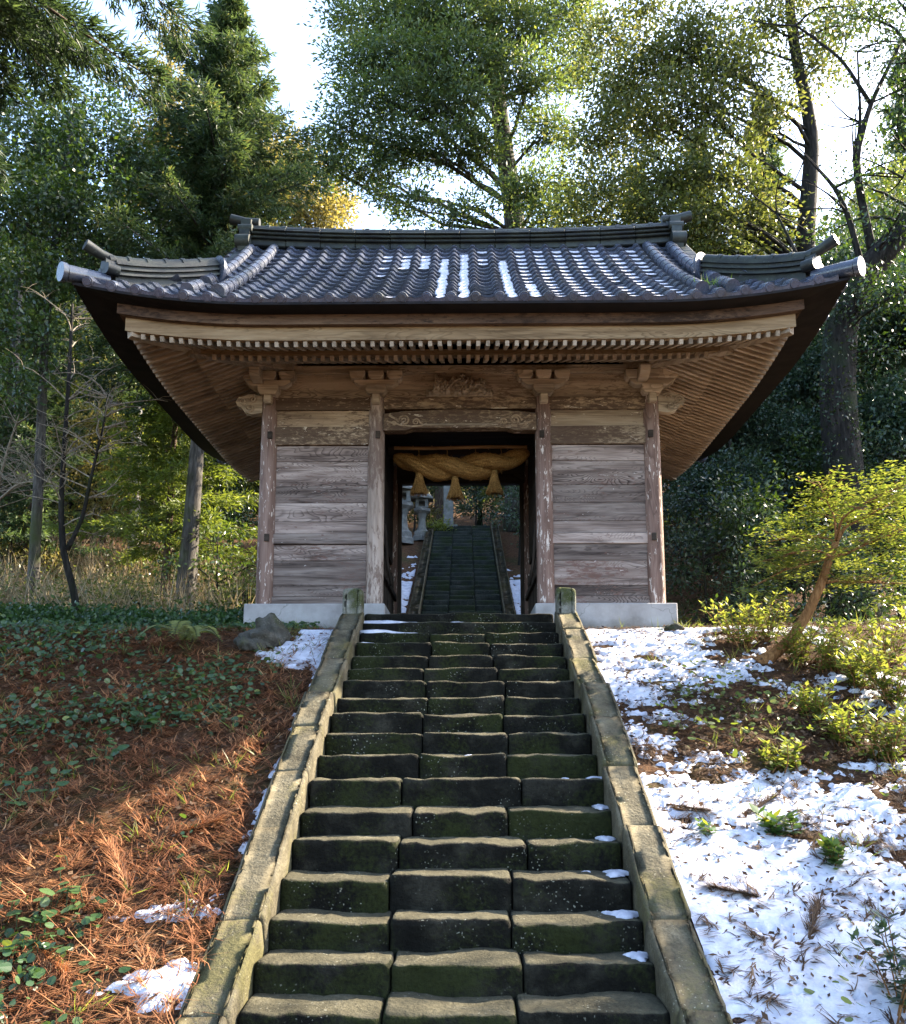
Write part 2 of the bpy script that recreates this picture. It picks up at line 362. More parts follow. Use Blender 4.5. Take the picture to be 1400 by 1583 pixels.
M['dry_leaf'] = leaf_mat('dry_leaf', [(0, (.03, .017, .011)), (.5, (.085, .05, .03)), (1, (.19, .125, .075))], .3, (1.4, 1.1, .7), .7, .2)
M['straw_grass'] = leaf_mat('dry_grass', [(0, (.15, .115, .07)), (.5, (.31, .25, .165)), (1, (.50, .43, .31))], .35, (1.3, 1.15, .8), .7, .2)
M['bark_grey'] = bark_mat('grey_bark', ((.022, .02, .018), (.075, .068, .06), (.15, .14, .125)), 1.0, (.05, .06, .025), .3)
M['bark_dark'] = bark_mat('dark_bark', ((.006, .0055, .005), (.02, .018, .016), (.05, .045, .04)), .9, (.018, .025, .012), .35)
M['bark_cedar'] = bark_mat('cedar_bark', ((.025, .016, .011), (.08, .055, .04), (.15, .115, .09)), 1.2)
M['bark_pale'] = bark_mat('pale_bark', ((.16, .15, .13), (.33, .31, .28), (.48, .46, .42)), 1.0)
M['bark_orange'] = bark_mat('orange_bark', ((.10, .045, .018), (.24, .115, .045), (.36, .2, .09)), 2.5)
M['twig'] = bark_mat('bare_twig', ((.12, .10, .075), (.26, .22, .17), (.40, .35, .28)), 2.0)
# ------------------------------------------------------------------ terrain
PROF_Y = np.array([-40, -5, 4.3, 10.45, 11.75, 16.95, 29.3, 34, 60, 140, 400], float)
PROF_Z = np.array([-.6, -.1, -.04, 2.90, 3.08, 3.19, 8.55, 9.4, 21, 48, 80], float)
def gz(x, y):
    x = np.asarray(x, float); y = np.asarray(y, float)
    z = np.interp(y, PROF_Y, PROF_Z)
    ax = np.abs(x); side = np.clip((ax - 1.45) / 1.2, 0, 1) * (1 - .75 * np.exp(-((y - 11.5) / .9) ** 2) * (ax < 4))
    z = z + side * (.22 * (fbm(x * .55 + 9, y * .55 + 3, 3, 5) - .5) + .09 * (fbm(x * 2.2, y * 2.2, 3, 8) - .5))
    z = z + np.clip((ax - 7) / 20, 0, 1) * 3.5 * np.clip((y - 12) / 14, 0, 1) * np.where(x < 0, .5, 1.0)
    z = z + np.clip((ax - 3.2) / 4, 0, 1) * .55 * np.clip((y - 11.5) / 5, 0, 1) * np.clip((19 - y) / 4, 0, 1)
    under = np.clip((1.36 - ax) / .1, 0, 1) * np.clip((y - 3.9) / .3, 0, 1) * np.clip((10.95 - y) / .2, 0, 1)
    far = np.clip((1.16 - ax) / .1, 0, 1) * np.clip((y - 16.3) / .3, 0, 1) * np.clip((30.2 - y) / .3, 0, 1)
    return z - .42 * under - .4 * far
def gz1(x, y): return float(gz(np.array([x]), np.array([y]))[0])
def G(u, v):
    """where the pixel's ray meets the ground"""
    d = ray(u, v); s0 = 2.0; s = 2.0
    while s < 90:
        p = EYE + d * s
        if p.z < gz1(p.x, p.y):
            a, b = s0, s
            for _ in range(20):
                m = (a + b) / 2; q = EYE + d * m
                if q.z < gz1(q.x, q.y): b = m
                else: a = m
            return EYE + d * b
        s0 = s; s += .15
    return EYE + d * 90
def axis_pts(segs):
    out = []
    for a, b, st in segs: out += list(np.arange(a, b, st))
    return np.array(out + [segs[-1][1]])
gx = axis_pts([(-300, -60, 30), (-60, -16, 2.0), (-16, -8, .4), (-8, -1.5, .07), (-1.5, -.9, .05), (-.9, .9, .3), (.9, 1.5, .05), (1.5, 8, .07), (8, 16, .4), (16, 60, 2.0), (60, 300, 30)])
gy = axis_pts([(-40, 2, 2.0), (2, 13, .08), (13, 20, .2), (20, 34, .4), (34, 60, 2), (60, 400, 30)])
XX, YY = np.meshgrid(gx, gy); ZZ = gz(XX, YY)
nx, ny = len(gx), len(gy); idx = np.arange(nx * ny).reshape(ny, nx)
q = np.stack([idx[:-1, :-1], idx[:-1, 1:], idx[1:, 1:], idx[1:, :-1]], -1).reshape(-1, 4)
link('ground', quads_mesh('ground', np.stack([XX, YY, ZZ], -1), q, M['ground'], True), kind='structure')

# ------------------------------------------------------------------ stone staircases
rs = random.Random(4)
def stone_mesh(w, d, h, mat, seed, rnd=.025, cuts=(6, 3, 2), amp=.012):
    """worn block, x centred, front at y=0 going back, top at z=0"""
    r = np.random.default_rng(seed)
    import bmesh
    me = bpy.data.meshes.new('stone'); bm = bmesh.new()
    ax = np.concatenate([[0, rnd * .5 / w, rnd * 1.3 / w], np.linspace(.08, .92, cuts[0]), [1 - rnd * 1.3 / w, 1 - rnd * .5 / w, 1]])
    ay = np.concatenate([[0, rnd * .4 / d, rnd * 1.2 / d], np.linspace(.25, 1, cuts[1])])
    az = np.concatenate([np.linspace(0, .7, cuts[2]), [1 - rnd * 1.2 / h, 1 - rnd * .4 / h, 1]])
    def surf(A, B, f):
        g = [[bm.verts.new(f(a, b)) for b in B] for a in A]
        for i in range(len(A) - 1):
            for j in range(len(B) - 1): bm.faces.new((g[i][j], g[i + 1][j], g[i + 1][j + 1], g[i][j + 1]))
    X = lambda a: (a - .5) * w
    surf(ax, az, lambda a, b: (X(a), 0, (b - 1) * h)); surf(ax, ay, lambda a, b: (X(a), b * d, 0))
    surf(ay, az, lambda a, b: (-w / 2, a * d, (b - 1) * h)); surf(ay, az, lambda a, b: (w / 2, a * d, (b - 1) * h))
    surf(ax, az, lambda a, b: (X(a), d, (b - 1) * h))
    bmesh.ops.remove_doubles(bm, verts=bm.verts, dist=1e-5)
    bmesh.ops.recalc_face_normals(bm, faces=bm.faces)
    o1, o2 = r.uniform(0, 99, 2)
    co = np.array([v.co[:] for v in bm.verts])
    N1 = fbm(co[:, 0] * 9 + o1, (co[:, 2] - co[:, 1]) * 9 + o2, 3, 3, .65) - .5; N2 = fbm(co[:, 0] * 3 + o2, (co[:, 2] + co[:, 1]) * 3 + o1, 2, 9) - .5
    for v, (x, y, z), n1, n2 in zip(bm.verts, co.tolist(), N1.tolist(), N2.tolist()):
        ex = max(0, 1 - (w / 2 - abs(x)) / rnd); ey = max(0, 1 - y / rnd); ez = max(0, 1 + z / rnd)
        # rounded worn edges
        if ey > 0 and ez > 0: s_ = (math.sqrt(ey * ey + ez * ez) - max(ey, ez)); v.co.y += rnd * s_ * .75; v.co.z -= rnd * s_ * .75
        if ex > 0 and ez > 0: s_ = (math.sqrt(ex * ex + ez * ez) - max(ex, ez)); v.co.x -= math.copysign(rnd * s_ * .7, x); v.co.z -= rnd * s_ * .7
        if ex > 0 and ey > 0: s_ = (math.sqrt(ex * ex + ey * ey) - max(ex, ey)); v.co.x -= math.copysign(rnd * s_ * .7, x); v.co.y += rnd * s_ * .7
        v.co.z += amp * 1.6 * (n1 * .6 + n2) * (1 if z > -h * .6 else 0); v.co.y += amp * 1.4 * (n1 + n2 * .8) * (1 if y < d * .6 else 0)
    bm.to_mesh(me); bm.free(); me.materials.append(mat)
    me.polygons.foreach_set('use_smooth', [True] * len(me.polygons)); me.update(); return me

NOSE_Z = [-.078, .085, .251, .412, .584, .784, .974, 1.166, 1.362, 1.540, 1.722, 1.905, 2.07, 2.238, 2.393, 2.551, 2.730, 2.885, 3.048, 3.20]
NOSE_Y = [4.30 + .35 * k for k in range(20)]
stairs = thing('stone_staircase', 'broad worn mossy stone steps with side kerbs climbing to the wooden gate', 'stairs', (0, 4.3, 0))
so = stairs.location
for k, (Y, Z) in enumerate(zip(NOSE_Y, NOSE_Z)):
    rise = Z - (NOSE_Z[k - 1] if k else Z - .16)
    if k < 18:
        j1 = -.38 + rs.uniform(-.10, .10); j2 = .38 + rs.uniform(-.08, .12)
        cutsx = [-1.14, j1, j2, 1.14]
    else: cutsx = [-1.17, 1.15]
    for a, b in zip(cutsx[:-1], cutsx[1:]):
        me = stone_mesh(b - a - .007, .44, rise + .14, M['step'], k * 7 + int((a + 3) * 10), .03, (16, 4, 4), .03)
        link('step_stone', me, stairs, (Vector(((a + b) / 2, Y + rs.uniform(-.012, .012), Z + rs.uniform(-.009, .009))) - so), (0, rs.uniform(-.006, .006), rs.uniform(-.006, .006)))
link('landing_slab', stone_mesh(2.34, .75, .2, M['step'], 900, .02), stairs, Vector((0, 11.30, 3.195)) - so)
SL = math.atan2(NOSE_Z[17] - NOSE_Z[2], NOSE_Y[17] - NOSE_Y[2])
for sx in (-1, 1):
    y = 4.05; k = 0
    while y < 10.55:
        L = rs.uniform(.62, .86)
        if y + L > 10.4: L = 10.72 - y
        zc = np.interp(y, NOSE_Y, NOSE_Z) if y > 4.3 else NOSE_Z[0] + (y - 4.3) * math.tan(SL)
        z1 = np.interp(y + L, NOSE_Y, NOSE_Z); sl = math.atan2(z1 - zc, L)
        me = stone_mesh(.27, (L - .008) / math.cos(sl), .30, M['curb'], 300 + k + (50 if sx > 0 else 0), .03, (4, 9, 4), .024)
        wx = 1.275 + rs.uniform(-.012, .012)
        link('kerb_stone', me, stairs, Vector((sx * wx, y, zc + .10 + rs.uniform(-.012, .012))) - so, (sl, rs.uniform(-.02, .02), rs.uniform(-.012, .012)))
        y += L; k += 1
def mossy_post(x, label, seed):
    me = stone_mesh(.235, .22, .52, M['post'], seed, .045, (5, 5, 5), .03)
    o = link('stone_post', me, None, (x, 10.62, 3.475), (0, rs.uniform(-.03, .03), rs.uniform(-.06, .06)))
    return tag(o, label, 'post')
mossy_post(-1.275, 'short square stone post with thick moss cap, left of the top step', 71)
mossy_post(1.265, 'short square stone post with pale lichen, right of the top step', 72)

# far staircase up the hill behind the gate
fst = thing('far_staircase', 'long dark green stone staircase climbing the hill seen through the gate', 'stairs', (0, 17.3, 3.2))
FT, FR = .41, .187
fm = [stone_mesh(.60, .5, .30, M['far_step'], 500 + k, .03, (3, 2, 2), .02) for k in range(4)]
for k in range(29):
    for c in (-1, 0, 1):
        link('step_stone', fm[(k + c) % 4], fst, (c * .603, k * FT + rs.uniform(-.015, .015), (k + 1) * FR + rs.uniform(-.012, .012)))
fk = [stone_mesh(.24, .98, .34, M['curb'], 520 + k, .025, (2, 4, 2), .02) for k in range(3)]
fsl = math.atan2(FR, FT)
for sx in (-1, 1):
    for k in range(13):
        link('kerb_stone', fk[k % 3], fst, (sx * 1.045, -.2 + k * .985 * math.cos(fsl), .14 + k * .985 * math.sin(fsl)), (fsl, 0, 0))
# ------------------------------------------------------------------ the gate
GY = 13.35                       # ridge line
gate = thing('shrine_gate', 'weathered wooden gate with grey tiled hip-and-gable roof at the top of the steps', 'gate', (0, GY, 3.1))
go = gate.location
PXO, PXI, PYF, PYB = 2.62, 1.145, 11.95, 14.75
rg = random.Random(11)
def gpart(name, mb, mat, smooth=False, parent=None, bev=0, auto=None, kind=None):
    me = mb.mesh(name, mat, smooth, origin=go, auto=auto)
    if bev: bevel(me, bev)
    return link(name, me, parent or gate, kind=kind)
def obox(name, x0, x1, y0, y1, z0, z1, mat, bev=.006, parent=None):
    return gpart(name, MB().box(x0, x1, y0, y1, z0, z1), mat, bev=bev, parent=parent)
# plinths
for sx in (-1, 1):
    a, b = sorted((sx * 2.84, sx * .985))
    m = MB().box(a, b, PYF - .22, PYB + .22, 2.9, 3.45); gpart('plinth', m, M['concrete'], bev=.012)
# pillars
def pillar(x, y, mat, z1=6.36):
    prof = [(.112, 3.45), (.118, 3.5), (.117, 4.4), (.114, 5.6), (.108, z1)]
    m = MB(); m.lathe([(r, z) for r, z in prof], (x, y, 0), 20)
    o = gpart('pillar', m, mat, True, auto=50); return o
for sx in (-1, 1):
    for y in (PYF, PYB):
        for ax in (PXO, PXI):
            x = sx * ax
            pl = pillar(x, y, M['pillar_pale'] if (x < 0 and ax == PXI and y == PYF) else M['pillar'])
            if y == PYF:                                   # wedge ends of the tie rails
                for zc in ((4.36, 5.79) if ax == PXO else (5.79,)):
                    gpart('tie_end', MB().box(x - .032 - sx * .03, x + .032 - sx * .03, y - .135, y - .05, zc - .05, zc + .05), M['inner'], parent=pl, bev=.004)
# boarded bays
def bay(xa, xb, y, front):
    w = -.0
    def rail(z0, z1, mat, th=.055): obox('rail', xa, xb, y - th, y + th, z0, z1, mat, .006)
    def plank(z0, z1, mat, th=.022, nm='wall_board'):
        j = rg.uniform(-.004, .004)
        obox(nm, xa, xb, y - th + j, y + th + j, z0 + .002, z1 - .002, mat, .004)
    rail(6.165, 6.34, M['rail'], .07); plank(5.925, 6.165, M['beam'], .03); rail(5.67, 5.925, M['rail'], .065)
    zs = [5.665, 5.44, 5.10, 4.86, 4.60, 4.435]
    for a, b in zip(zs[1:], zs[:-1]): plank(a, b, M['plank'])
    rail(4.285, 4.43, M['plank'], .05)
    zs = [4.28, 4.06, 3.72, 3.575]
    for a, b in zip(zs[1:], zs[:-1]): plank(a, b, M['plank'])
    rail(3.45, 3.57, M['plank'], .05)
for y in (PYF, PYB):
    for sx in (-1, 1):
        xa, xb = sorted((sx * (PXO - .06), sx * (PXI + .06))); bay(xa, xb, y, y == PYF)
# side walls and passage walls
for sx in (-1, 1):
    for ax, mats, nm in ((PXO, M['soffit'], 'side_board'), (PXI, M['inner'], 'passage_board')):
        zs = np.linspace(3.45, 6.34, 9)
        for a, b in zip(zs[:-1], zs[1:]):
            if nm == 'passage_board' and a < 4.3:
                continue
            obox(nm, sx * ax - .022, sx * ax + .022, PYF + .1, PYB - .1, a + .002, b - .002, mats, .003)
    # railing of the guard chambers, both sides of the passage
    for yy in np.linspace(PYF + .35, PYB - .35, 8):
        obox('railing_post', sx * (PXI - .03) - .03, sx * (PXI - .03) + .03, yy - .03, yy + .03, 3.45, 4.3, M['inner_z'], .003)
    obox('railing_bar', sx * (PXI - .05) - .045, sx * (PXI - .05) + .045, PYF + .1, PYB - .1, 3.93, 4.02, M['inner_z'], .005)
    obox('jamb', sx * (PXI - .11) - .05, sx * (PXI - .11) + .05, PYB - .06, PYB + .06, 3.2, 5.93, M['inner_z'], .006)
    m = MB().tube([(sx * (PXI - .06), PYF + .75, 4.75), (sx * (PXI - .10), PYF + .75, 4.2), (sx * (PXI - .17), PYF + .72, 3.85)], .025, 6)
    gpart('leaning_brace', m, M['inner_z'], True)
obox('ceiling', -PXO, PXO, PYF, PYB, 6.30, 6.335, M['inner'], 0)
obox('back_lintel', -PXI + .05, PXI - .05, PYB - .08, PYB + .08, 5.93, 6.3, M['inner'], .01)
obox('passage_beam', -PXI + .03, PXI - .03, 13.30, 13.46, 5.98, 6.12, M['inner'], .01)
# big lintel over the passage, with a carved under-edge
lx = PXI - .1
out = [(-lx, 5.86), (-lx + .30, 5.86), (-lx + .40, 5.895), (lx - .40, 5.895), (lx - .30, 5.86), (lx, 5.86), (lx, 6.10), (lx - .25, 6.13), (0, 6.165), (-lx + .25, 6.13), (-lx, 6.10)]
m = MB().prism(out, (0, PYF + .08, 0), (1, 0, 0), (0, 0, 1), .17)
lint = gpart('lintel', m, M['rail'], bev=.006)
obox('head_rail', -lx, lx, PYF - .07, PYF + .07, 6.175, 6.34, M['rail'], .006)
def spiral(mb, cx, cz, y, r0, turns, sgn, rad=.013, tail=None):
    pts = []; n = 30
    for i in range(n + 1):
        s = i / n; a = turns * 2 * math.pi * s; r = r0 * (1 - .82 * s)
        pts.append((cx + sgn * r * math.cos(a), y, cz + r * math.sin(a)))
    if tail: pts = [tail] + pts
    mb.tube(pts, [rad * (1 - .4 * i / len(pts)) for i in range(len(pts))], 6)
for sx in (-1, 1):
    m = MB(); fy = PYF - .092
    spiral(m, sx * .76, 6.00, fy, .075, 1.7, sx, .016, (sx * .97, fy, 6.075))
    spiral(m, sx * .60, 5.975, fy, .05, 1.5, -sx, .013, (sx * .50, fy, 5.93))
    spiral(m, sx * .90, 5.955, fy, .035, 1.3, sx, .011)
    m.tube([(sx * .45, fy, 5.955), (sx * .52, fy, 5.925), (sx * .66, fy, 5.915), (sx * .80, fy, 5.93), (sx * 1.0, fy, 5.99)], .012, 6)
    gpart('scroll_carving', m, M['beam'], True, parent=lint)
m = MB().box(-.52, .52, PYF - .104, PYF - .088, 5.925, 5.94); m.box(-.5, .5, PYF - .102, PYF - .088, 5.945, 5.952)
gpart('edge_moulding', m, M['frieze'], parent=lint)
# frieze board + wall purlin
obox('frieze_board', -PXO, PXO, PYF - .03, PYF + .03, 6.345, 6.70, M['frieze'], .003)
obox('wall_purlin', -PXO - .55, PXO + .55, PYF - .085, PYF + .085, 6.685, 6.80, M['frieze'], .008)
obox('wall_purlin', -PXO - .55, PXO + .55, PYB - .085, PYB + .085, 6.685, 6.80, M['frieze'], .008)
for sx in (-1, 1):
    obox('wall_purlin', sx * PXO - .085, sx * PXO + .085, PYF - .6, PYB + .6, 6.683, 6.798, M['soffit'], .008)
    obox('frieze_board', sx * PXO - .03, sx * PXO + .03, PYF + .03, PYB - .03, 6.345, 6.69, M['frieze'], .003)
# carved panel of waves and a beast: a relief with its own outline
def relief(cx, cz, w, h, y, seed, outline):
    nx_, nz_ = 110, 46; r = np.random.default_rng(seed); V = []; Q = []
    us = np.linspace(-1, 1, nx_); ws = np.linspace(0, 1, nz_)
    U, Wg = np.meshgrid(us, ws); top = outline(U); inside = Wg <= top
    a = fbm(U * 5 + 3, Wg * 3.2 + 7, 3, seed); b = fbm(U * 11 + a * 6, Wg * 7 + a * 5, 2, seed + 3)
    ridg = 1 - np.abs(2 * b - 1) * 2.0
    edge = np.clip((top - Wg) * 6, 0, 1) * np.clip((1 - np.abs(U)) * 10, 0, 1) * np.clip(Wg * 10 + .2, 0, 1)
    hgt = edge * (.02 + .10 * np.clip(ridg, 0, 1) + .05 * a)
    Z = cz + np.minimum(Wg, np.maximum(top, .02)) * h
    V = np.stack([cx + U * w / 2, y - hgt, Z], -1).reshape(-1, 3) - np.array(go)
    I = np.arange(nx_ * nz_).reshape(nz_, nx_)
    Q = np.stack([I[:-1, :-1], I[:-1, 1:], I[1:, 1:], I[1:, :-1]], -1).reshape(-1, 4)
    keep = (inside[:-1, :-1] | inside[1:, 1:]).reshape(-1)
    return quads_mesh('carved_panel', V, Q[keep], M['carving'], True)
link('carved_panel', relief(0.0, 6.35, .92, .35, PYF - .034, 5, lambda U: np.clip(np.where(np.abs(U) < .75, .86 + .14 * np.sin(U * 7 + 1), .5) + .08 * np.sin(U * 23), .3, 1) * np.where(np.abs(U) > .78, .62, 1)), gate)
# bracket sets on the pillars
blk = [(-.075, 0), (.075, 0), (.105, .05), (.105, .115), (-.105, .115), (-.105, .05)]
def bracket(x, y, corner, sx):
    base = gpart('bracket_arm', MB().prism([(-.30, .055), (-.22, .0), (.22, .0), (.30, .055), (.30, .085), (-.30, .085)], (x, y + .06, 6.47), (1, 0, 0), (0, 0, 1), .24), M['bracket'], bev=.006)
    gpart('bearing_block', MB().prism([(a * 1.35, b * 1.15) for a, b in blk], (x, y + .15, 6.345), (1, 0, 0), (0, 0, 1), .36), M['bracket'], bev=.006, parent=base)
    for dx in (-.255, 0, .255):
        gpart('small_block', MB().prism(blk, (x + dx, y + .085, 6.557), (1, 0, 0), (0, 0, 1), .30), M['bracket'], bev=.005, parent=base)
    gpart('pillar_cap', MB().box(x - .055, x + .055, y - .21, y - .05, 6.22, 6.345), M['bracket'], bev=.015, parent=base)
    if corner:
        # projecting arm towards the front with a curled nose
        out = [(0, 0), (.32, .0), (.44, .05), (.47, .13), (.42, .18), (.36, .16), (.0, .16)]
        d = -1 if y < GY else 1
        gpart('nose_arm', MB().prism(out, (x + d * .07, y, 6.50), (0, d, 0), (0, 0, 1), .14), M['bracket'], bev=.01, parent=base)
        gpart('nose_arm', MB().prism([(p * .9, q_) for p, q_ in out], (x, y - sx * .07, 6.56), (sx, 0, 0), (0, 0, 1), .14), M['bracket'], bev=.01, parent=base)
        gpart('corner_strut', MB().box(x - .075, x + .075, y - .20, y + .02, 6.62, 6.86), M['bracket'], bev=.012, parent=base)
for y in (PYF, PYB):
    for sx in (-1, 1):
        bracket(sx * PXO, y, True, sx); bracket(sx * PXI, y, False, sx)
# cloud-shaped beam noses at the outer pillars
for sx in (-1, 1):
    m = MB(); x0 = sx * (PXO + .1)
    out = [(0, -.13), (.14, -.15), (.24, -.12), (.29, -.05), (.34, -.04), (.37, .03), (.33, .10), (.26, .11), (.20, .14), (.10, .13), (0, .10)]
    m.prism(out, (x0, PYF + sx * .06, 6.26), (sx, 0, 0), (0, 0, 1), .12)
    for yy in (-.075, .075):
        for (a, b, r, tn) in ((.28, .03, .06, 1.4), (.17, -.06, .06, -1.4), (.13, .06, .05, 1.3), (.23, -.03, .03, 1)):
            spiral(m, x0 + sx * a, 6.26 + b, PYF + yy, r, tn, sx, .014)
    gpart('beam_nose', m, M['carving'], True, auto=40)

# ---- eaves: four sides, d = distance in from the eave edge, s = distance along it from the middle
EX, EY, UP = 4.55, 3.45, .27
EXB = EX - .20                   # the timber eaves stop shorter at the sides than the tiles
def upl(s, half): return UP * (max(0.0, abs(s) - (half - 2.3)) / 2.3) ** 2 if half > 2.3 else 0
def ept(side, s, d, z):
    half = EX if side in ('F', 'B') else EY
    z = z + upl(s, half) * max(0, 1 - d / 2.6)
    if side == 'F': return Vector((s, GY - EY + d, z))
    if side == 'B': return Vector((s, GY + EY - d, z))
    if side == 'L': return Vector((-EXB + d, GY + s, z))
    return Vector((EXB - d, GY + s, z))
def eave_board(name, side, d0, d1, z0, z1, mat, n=26):
    """box-section strip following the curved eave, mitred at the corners"""
    half = EXB if side in ('F', 'B') else EY; m = MB(); vs = []
    for i in range(n + 1):
        f = -1 + 2 * i / n
        for d, z in ((d0, z0), (d1, z0), (d1, z1), (d0, z1)):
            vs.append(ept(side, f * (half - d), d, z))
    fs = []
    for i in range(n):
        for k in range(4): fs.append((i * 4 + k, (i + 1) * 4 + k, (i + 1) * 4 + (k + 1) % 4, i * 4 + (k + 1) % 4))
    m.add(vs, fs + [(0, 1, 2, 3), tuple(n * 4 + k for k in (3, 2, 1, 0))])
    return gpart(name, m, mat)
ubox = MB().box(-.5, .5, 0, 1, -.5, .5)
raf_me = {k: bevel(ubox.mesh('rafter', M[k]), .06) for k in ('rafter_y', 'rafter_x')}
def bar(name, me, p0, p1, w, h, parent=gate):
    d = p1 - p0; L = d.length; d.normalize()
    x = d.cross(Vector((0, 0, 1))).normalized(); z = x.cross(d)
    o = link(name, me, parent); R = Matrix((x, d, z)).transposed().to_4x4()
    o.matrix_basis = Matrix.Translation(p0 - go) @ R @ Matrix.Diagonal((w, L, h, 1)); return o
for side in 'FLRB':
    yl = side in 'LR'; half = EY if yl else EXB
    m = MB(); vs = []; n = 26
    for i in range(n + 1):
        f = -1 + 2 * i / n; fo = f * (EY if yl else EX); fi = f * (half - .25); do = -.20 if yl else 0.0
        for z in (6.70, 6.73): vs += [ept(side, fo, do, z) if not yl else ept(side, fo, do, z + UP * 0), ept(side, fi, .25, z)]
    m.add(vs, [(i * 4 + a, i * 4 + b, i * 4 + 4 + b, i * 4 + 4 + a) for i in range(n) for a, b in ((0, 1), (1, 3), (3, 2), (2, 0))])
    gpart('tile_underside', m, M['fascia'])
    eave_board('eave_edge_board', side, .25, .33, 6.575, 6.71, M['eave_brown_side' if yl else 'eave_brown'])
    eave_board('eave_board', side, .33, .41, 6.41, 6.62, M['eave_side' if yl else 'eave'])
    eave_board('eave_batten', side, .96, 1.04, 6.50, 6.575, M['eave_side' if yl else 'eave'])
    # boarding above the rafters
    m = MB(); n = 30
    for (d0, z0, d1, z1) in ((.38, 6.425, 1.0, 6.655), (1.0, 6.52, 2.1, 6.95)):
        vs = []
        for i in range(n + 1):
            f = -1 + 2 * i / n
            vs += [ept(side, f * (half - d0), d0, z0), ept(side, f * (half - d1), d1, z1)]
        m.add(vs, [(2 * i, 2 * i + 1, 2 * i + 3, 2 * i + 2) for i in range(n)])
    gpart('soffit', m, M['soffit'])
    if side == 'B': continue                      # the rear eave's rafters are out of sight
    me = raf_me['rafter_x' if yl else 'rafter_y']
    sp = .1155; nn = int((half - .4) / sp)
    for i in range(-nn, nn + 1):
        s = i * sp
        d1 = min(1.0, half - abs(s))
        if d1 > .5:
            f = (d1 - .36) / .64
            bar('flying_rafter', me, ept(side, s, .36, 6.375), ept(side, s, d1, 6.375 + .235 * f), .052, .07)
        d1 = min(2.02, half - abs(s))
        if d1 > 1.12:
            f = (d1 - .97) / 1.05
            bar('base_rafter', me, ept(side, s, .97, 6.465), ept(side, s, d1, 6.465 + .42 * f), .056, .075)
# hip rafters under the corners
hr = bevel(ubox.mesh('hip_rafter', M['rafter_y']), .05)
for sx in (-1, 1):
    for sy in (-1, 1):
        def cp(d, z): return Vector((sx * (EXB - d), GY + sy * (EY - d), z + UP * max(0, 1 - d / 2.6)))
        bar('hip_rafter', hr, cp(.37, 6.31), cp(1.05, 6.47), .12, .13)
        bar('hip_rafter', hr, cp(.92, 6.40), cp(2.05, 6.76), .14, .17)

# ---- roof surface
RA = .64; RB = (2.66 - RA * EY) / EY ** 2
def rz(d): return 6.765 + RA * d + RB * d * d
def rpt(side, s, d):
    """point of the tiled surface; s along the eave, d in from the edge"""
    p = ept(side, s, d, rz(d)); half = EX if side in 'FB' else EY
    if side in 'LR': p.x += math.copysign(.20, p.x)
    p.z = rz(d) + upl(s, half) * max(0, 1 - d / 2.2); return p
GX = 3.42                        # gable overhang
def slim(side, d):
    if side in 'FB': return EX - d if d < EX - GX else GX
    return EY - d
m = MB()
for side in 'FLRB':
    dm = EY if side in 'FB' else 1.55
    nd, ns = 14, 40
    for j in range(nd):
        d0, d1 = dm * j / nd, dm * (j + 1) / nd; vs = []
        for i in range(ns + 1):
            f = -1 + 2 * i / ns
            for d in (d0, d1):
                p = rpt(side, f * slim(side, d), d); p.z -= .035; vs.append(p)
        m.add(vs, [(2 * i, 2 * i + 2, 2 * i + 3, 2 * i + 1) for i in range(ns)])
for sx in (-1, 1):               # gable walls
    pts = [Vector((sx * 3.0, GY - 2.2, rz(1.25))), Vector((sx * 3.0, GY + 2.2, rz(1.25))), Vector((sx * 3.0, GY, rz(EY) - .05))]
    m.add(pts, [(0, 1, 2)])
roof = gpart('roof', m, M['fascia'])
# pantile: roll on the left, trough to the right
TW, TE = .2845, .292
def tile_prof(u):
    if u < .38: return .046 * math.sin(math.pi * u / .38) ** .85
    return -.022 * math.sin(math.pi * (u - .38) / .62)
def pantile(name, L=.33, th=.028, nu=13):
    m = MB(); us = [i / (nu - 1) for i in range(nu)]; vs = []
    for (y, dz) in ((0, .030), (L, -.006)):
        for u in us: vs.append(((u - .5) * TW * 1.04, y, tile_prof(u) + dz))
    for u in us: vs.append(((u - .5) * TW * 1.04, .004, tile_prof(u) + .030 - th))
    n = nu; fs = [(i, i + 1, n + i + 1, n + i) for i in range(n - 1)] + [(2 * n + i, 2 * n + i + 1, i + 1, i) for i in range(n - 1)]
    return m.add(vs, fs)
tile_me = pantile('roof_tile').mesh('roof_tile', M['tile'], True, auto=40)
m = pantile('eave_tile')
pts = [((i / 12 - .5) * TW * 1.02, 0) for i in range(13)]            # drop of the eave tile and its round boss
vs = [(x, -.004, tile_prof(i / 12) + .021) for i, (x, _) in enumerate(pts)] + [(x, -.010, min(tile_prof(i / 12), .02) - .03 - .012 * math.sin(math.pi * i / 12)) for i, (x, _) in enumerate(pts)]
m.add(vs, [(i, i + 13, i + 14, i + 1) for i in range(12)])
bx_ = (.19 - .5) * TW * 1.02
for (r, yy) in ((.062, -.022),):
    m.tube([(bx_, .05, .012), (bx_, yy, .012)], r, 16); m.tube([(bx_, -.02, .012), (bx_, -.031, .012)], [.05, .044], 14)
etile_me = m.mesh('eave_tile', M['tile'], True, auto=40)
def tile_frame(side, s, d):
    p = rpt(side, s, d); q1 = rpt(side, s, d + .15); e = rpt(side, s + .05, d) - rpt(side, s - .05, d)
    y = (q1 - p).normalized(); x = e.normalized()
    if side in 'BL': x = -x
    z = x.cross(y).normalized(); x = y.cross(z)
    return p, Matrix((x, y, z)).transposed().to_4x4()
rows = 15; cand = []
dd = [0.0]
for r in range(rows - 1):
    sl = RA + 2 * RB * dd[-1]; dd.append(dd[-1] + TE / math.sqrt(1 + sl * sl) * .985)
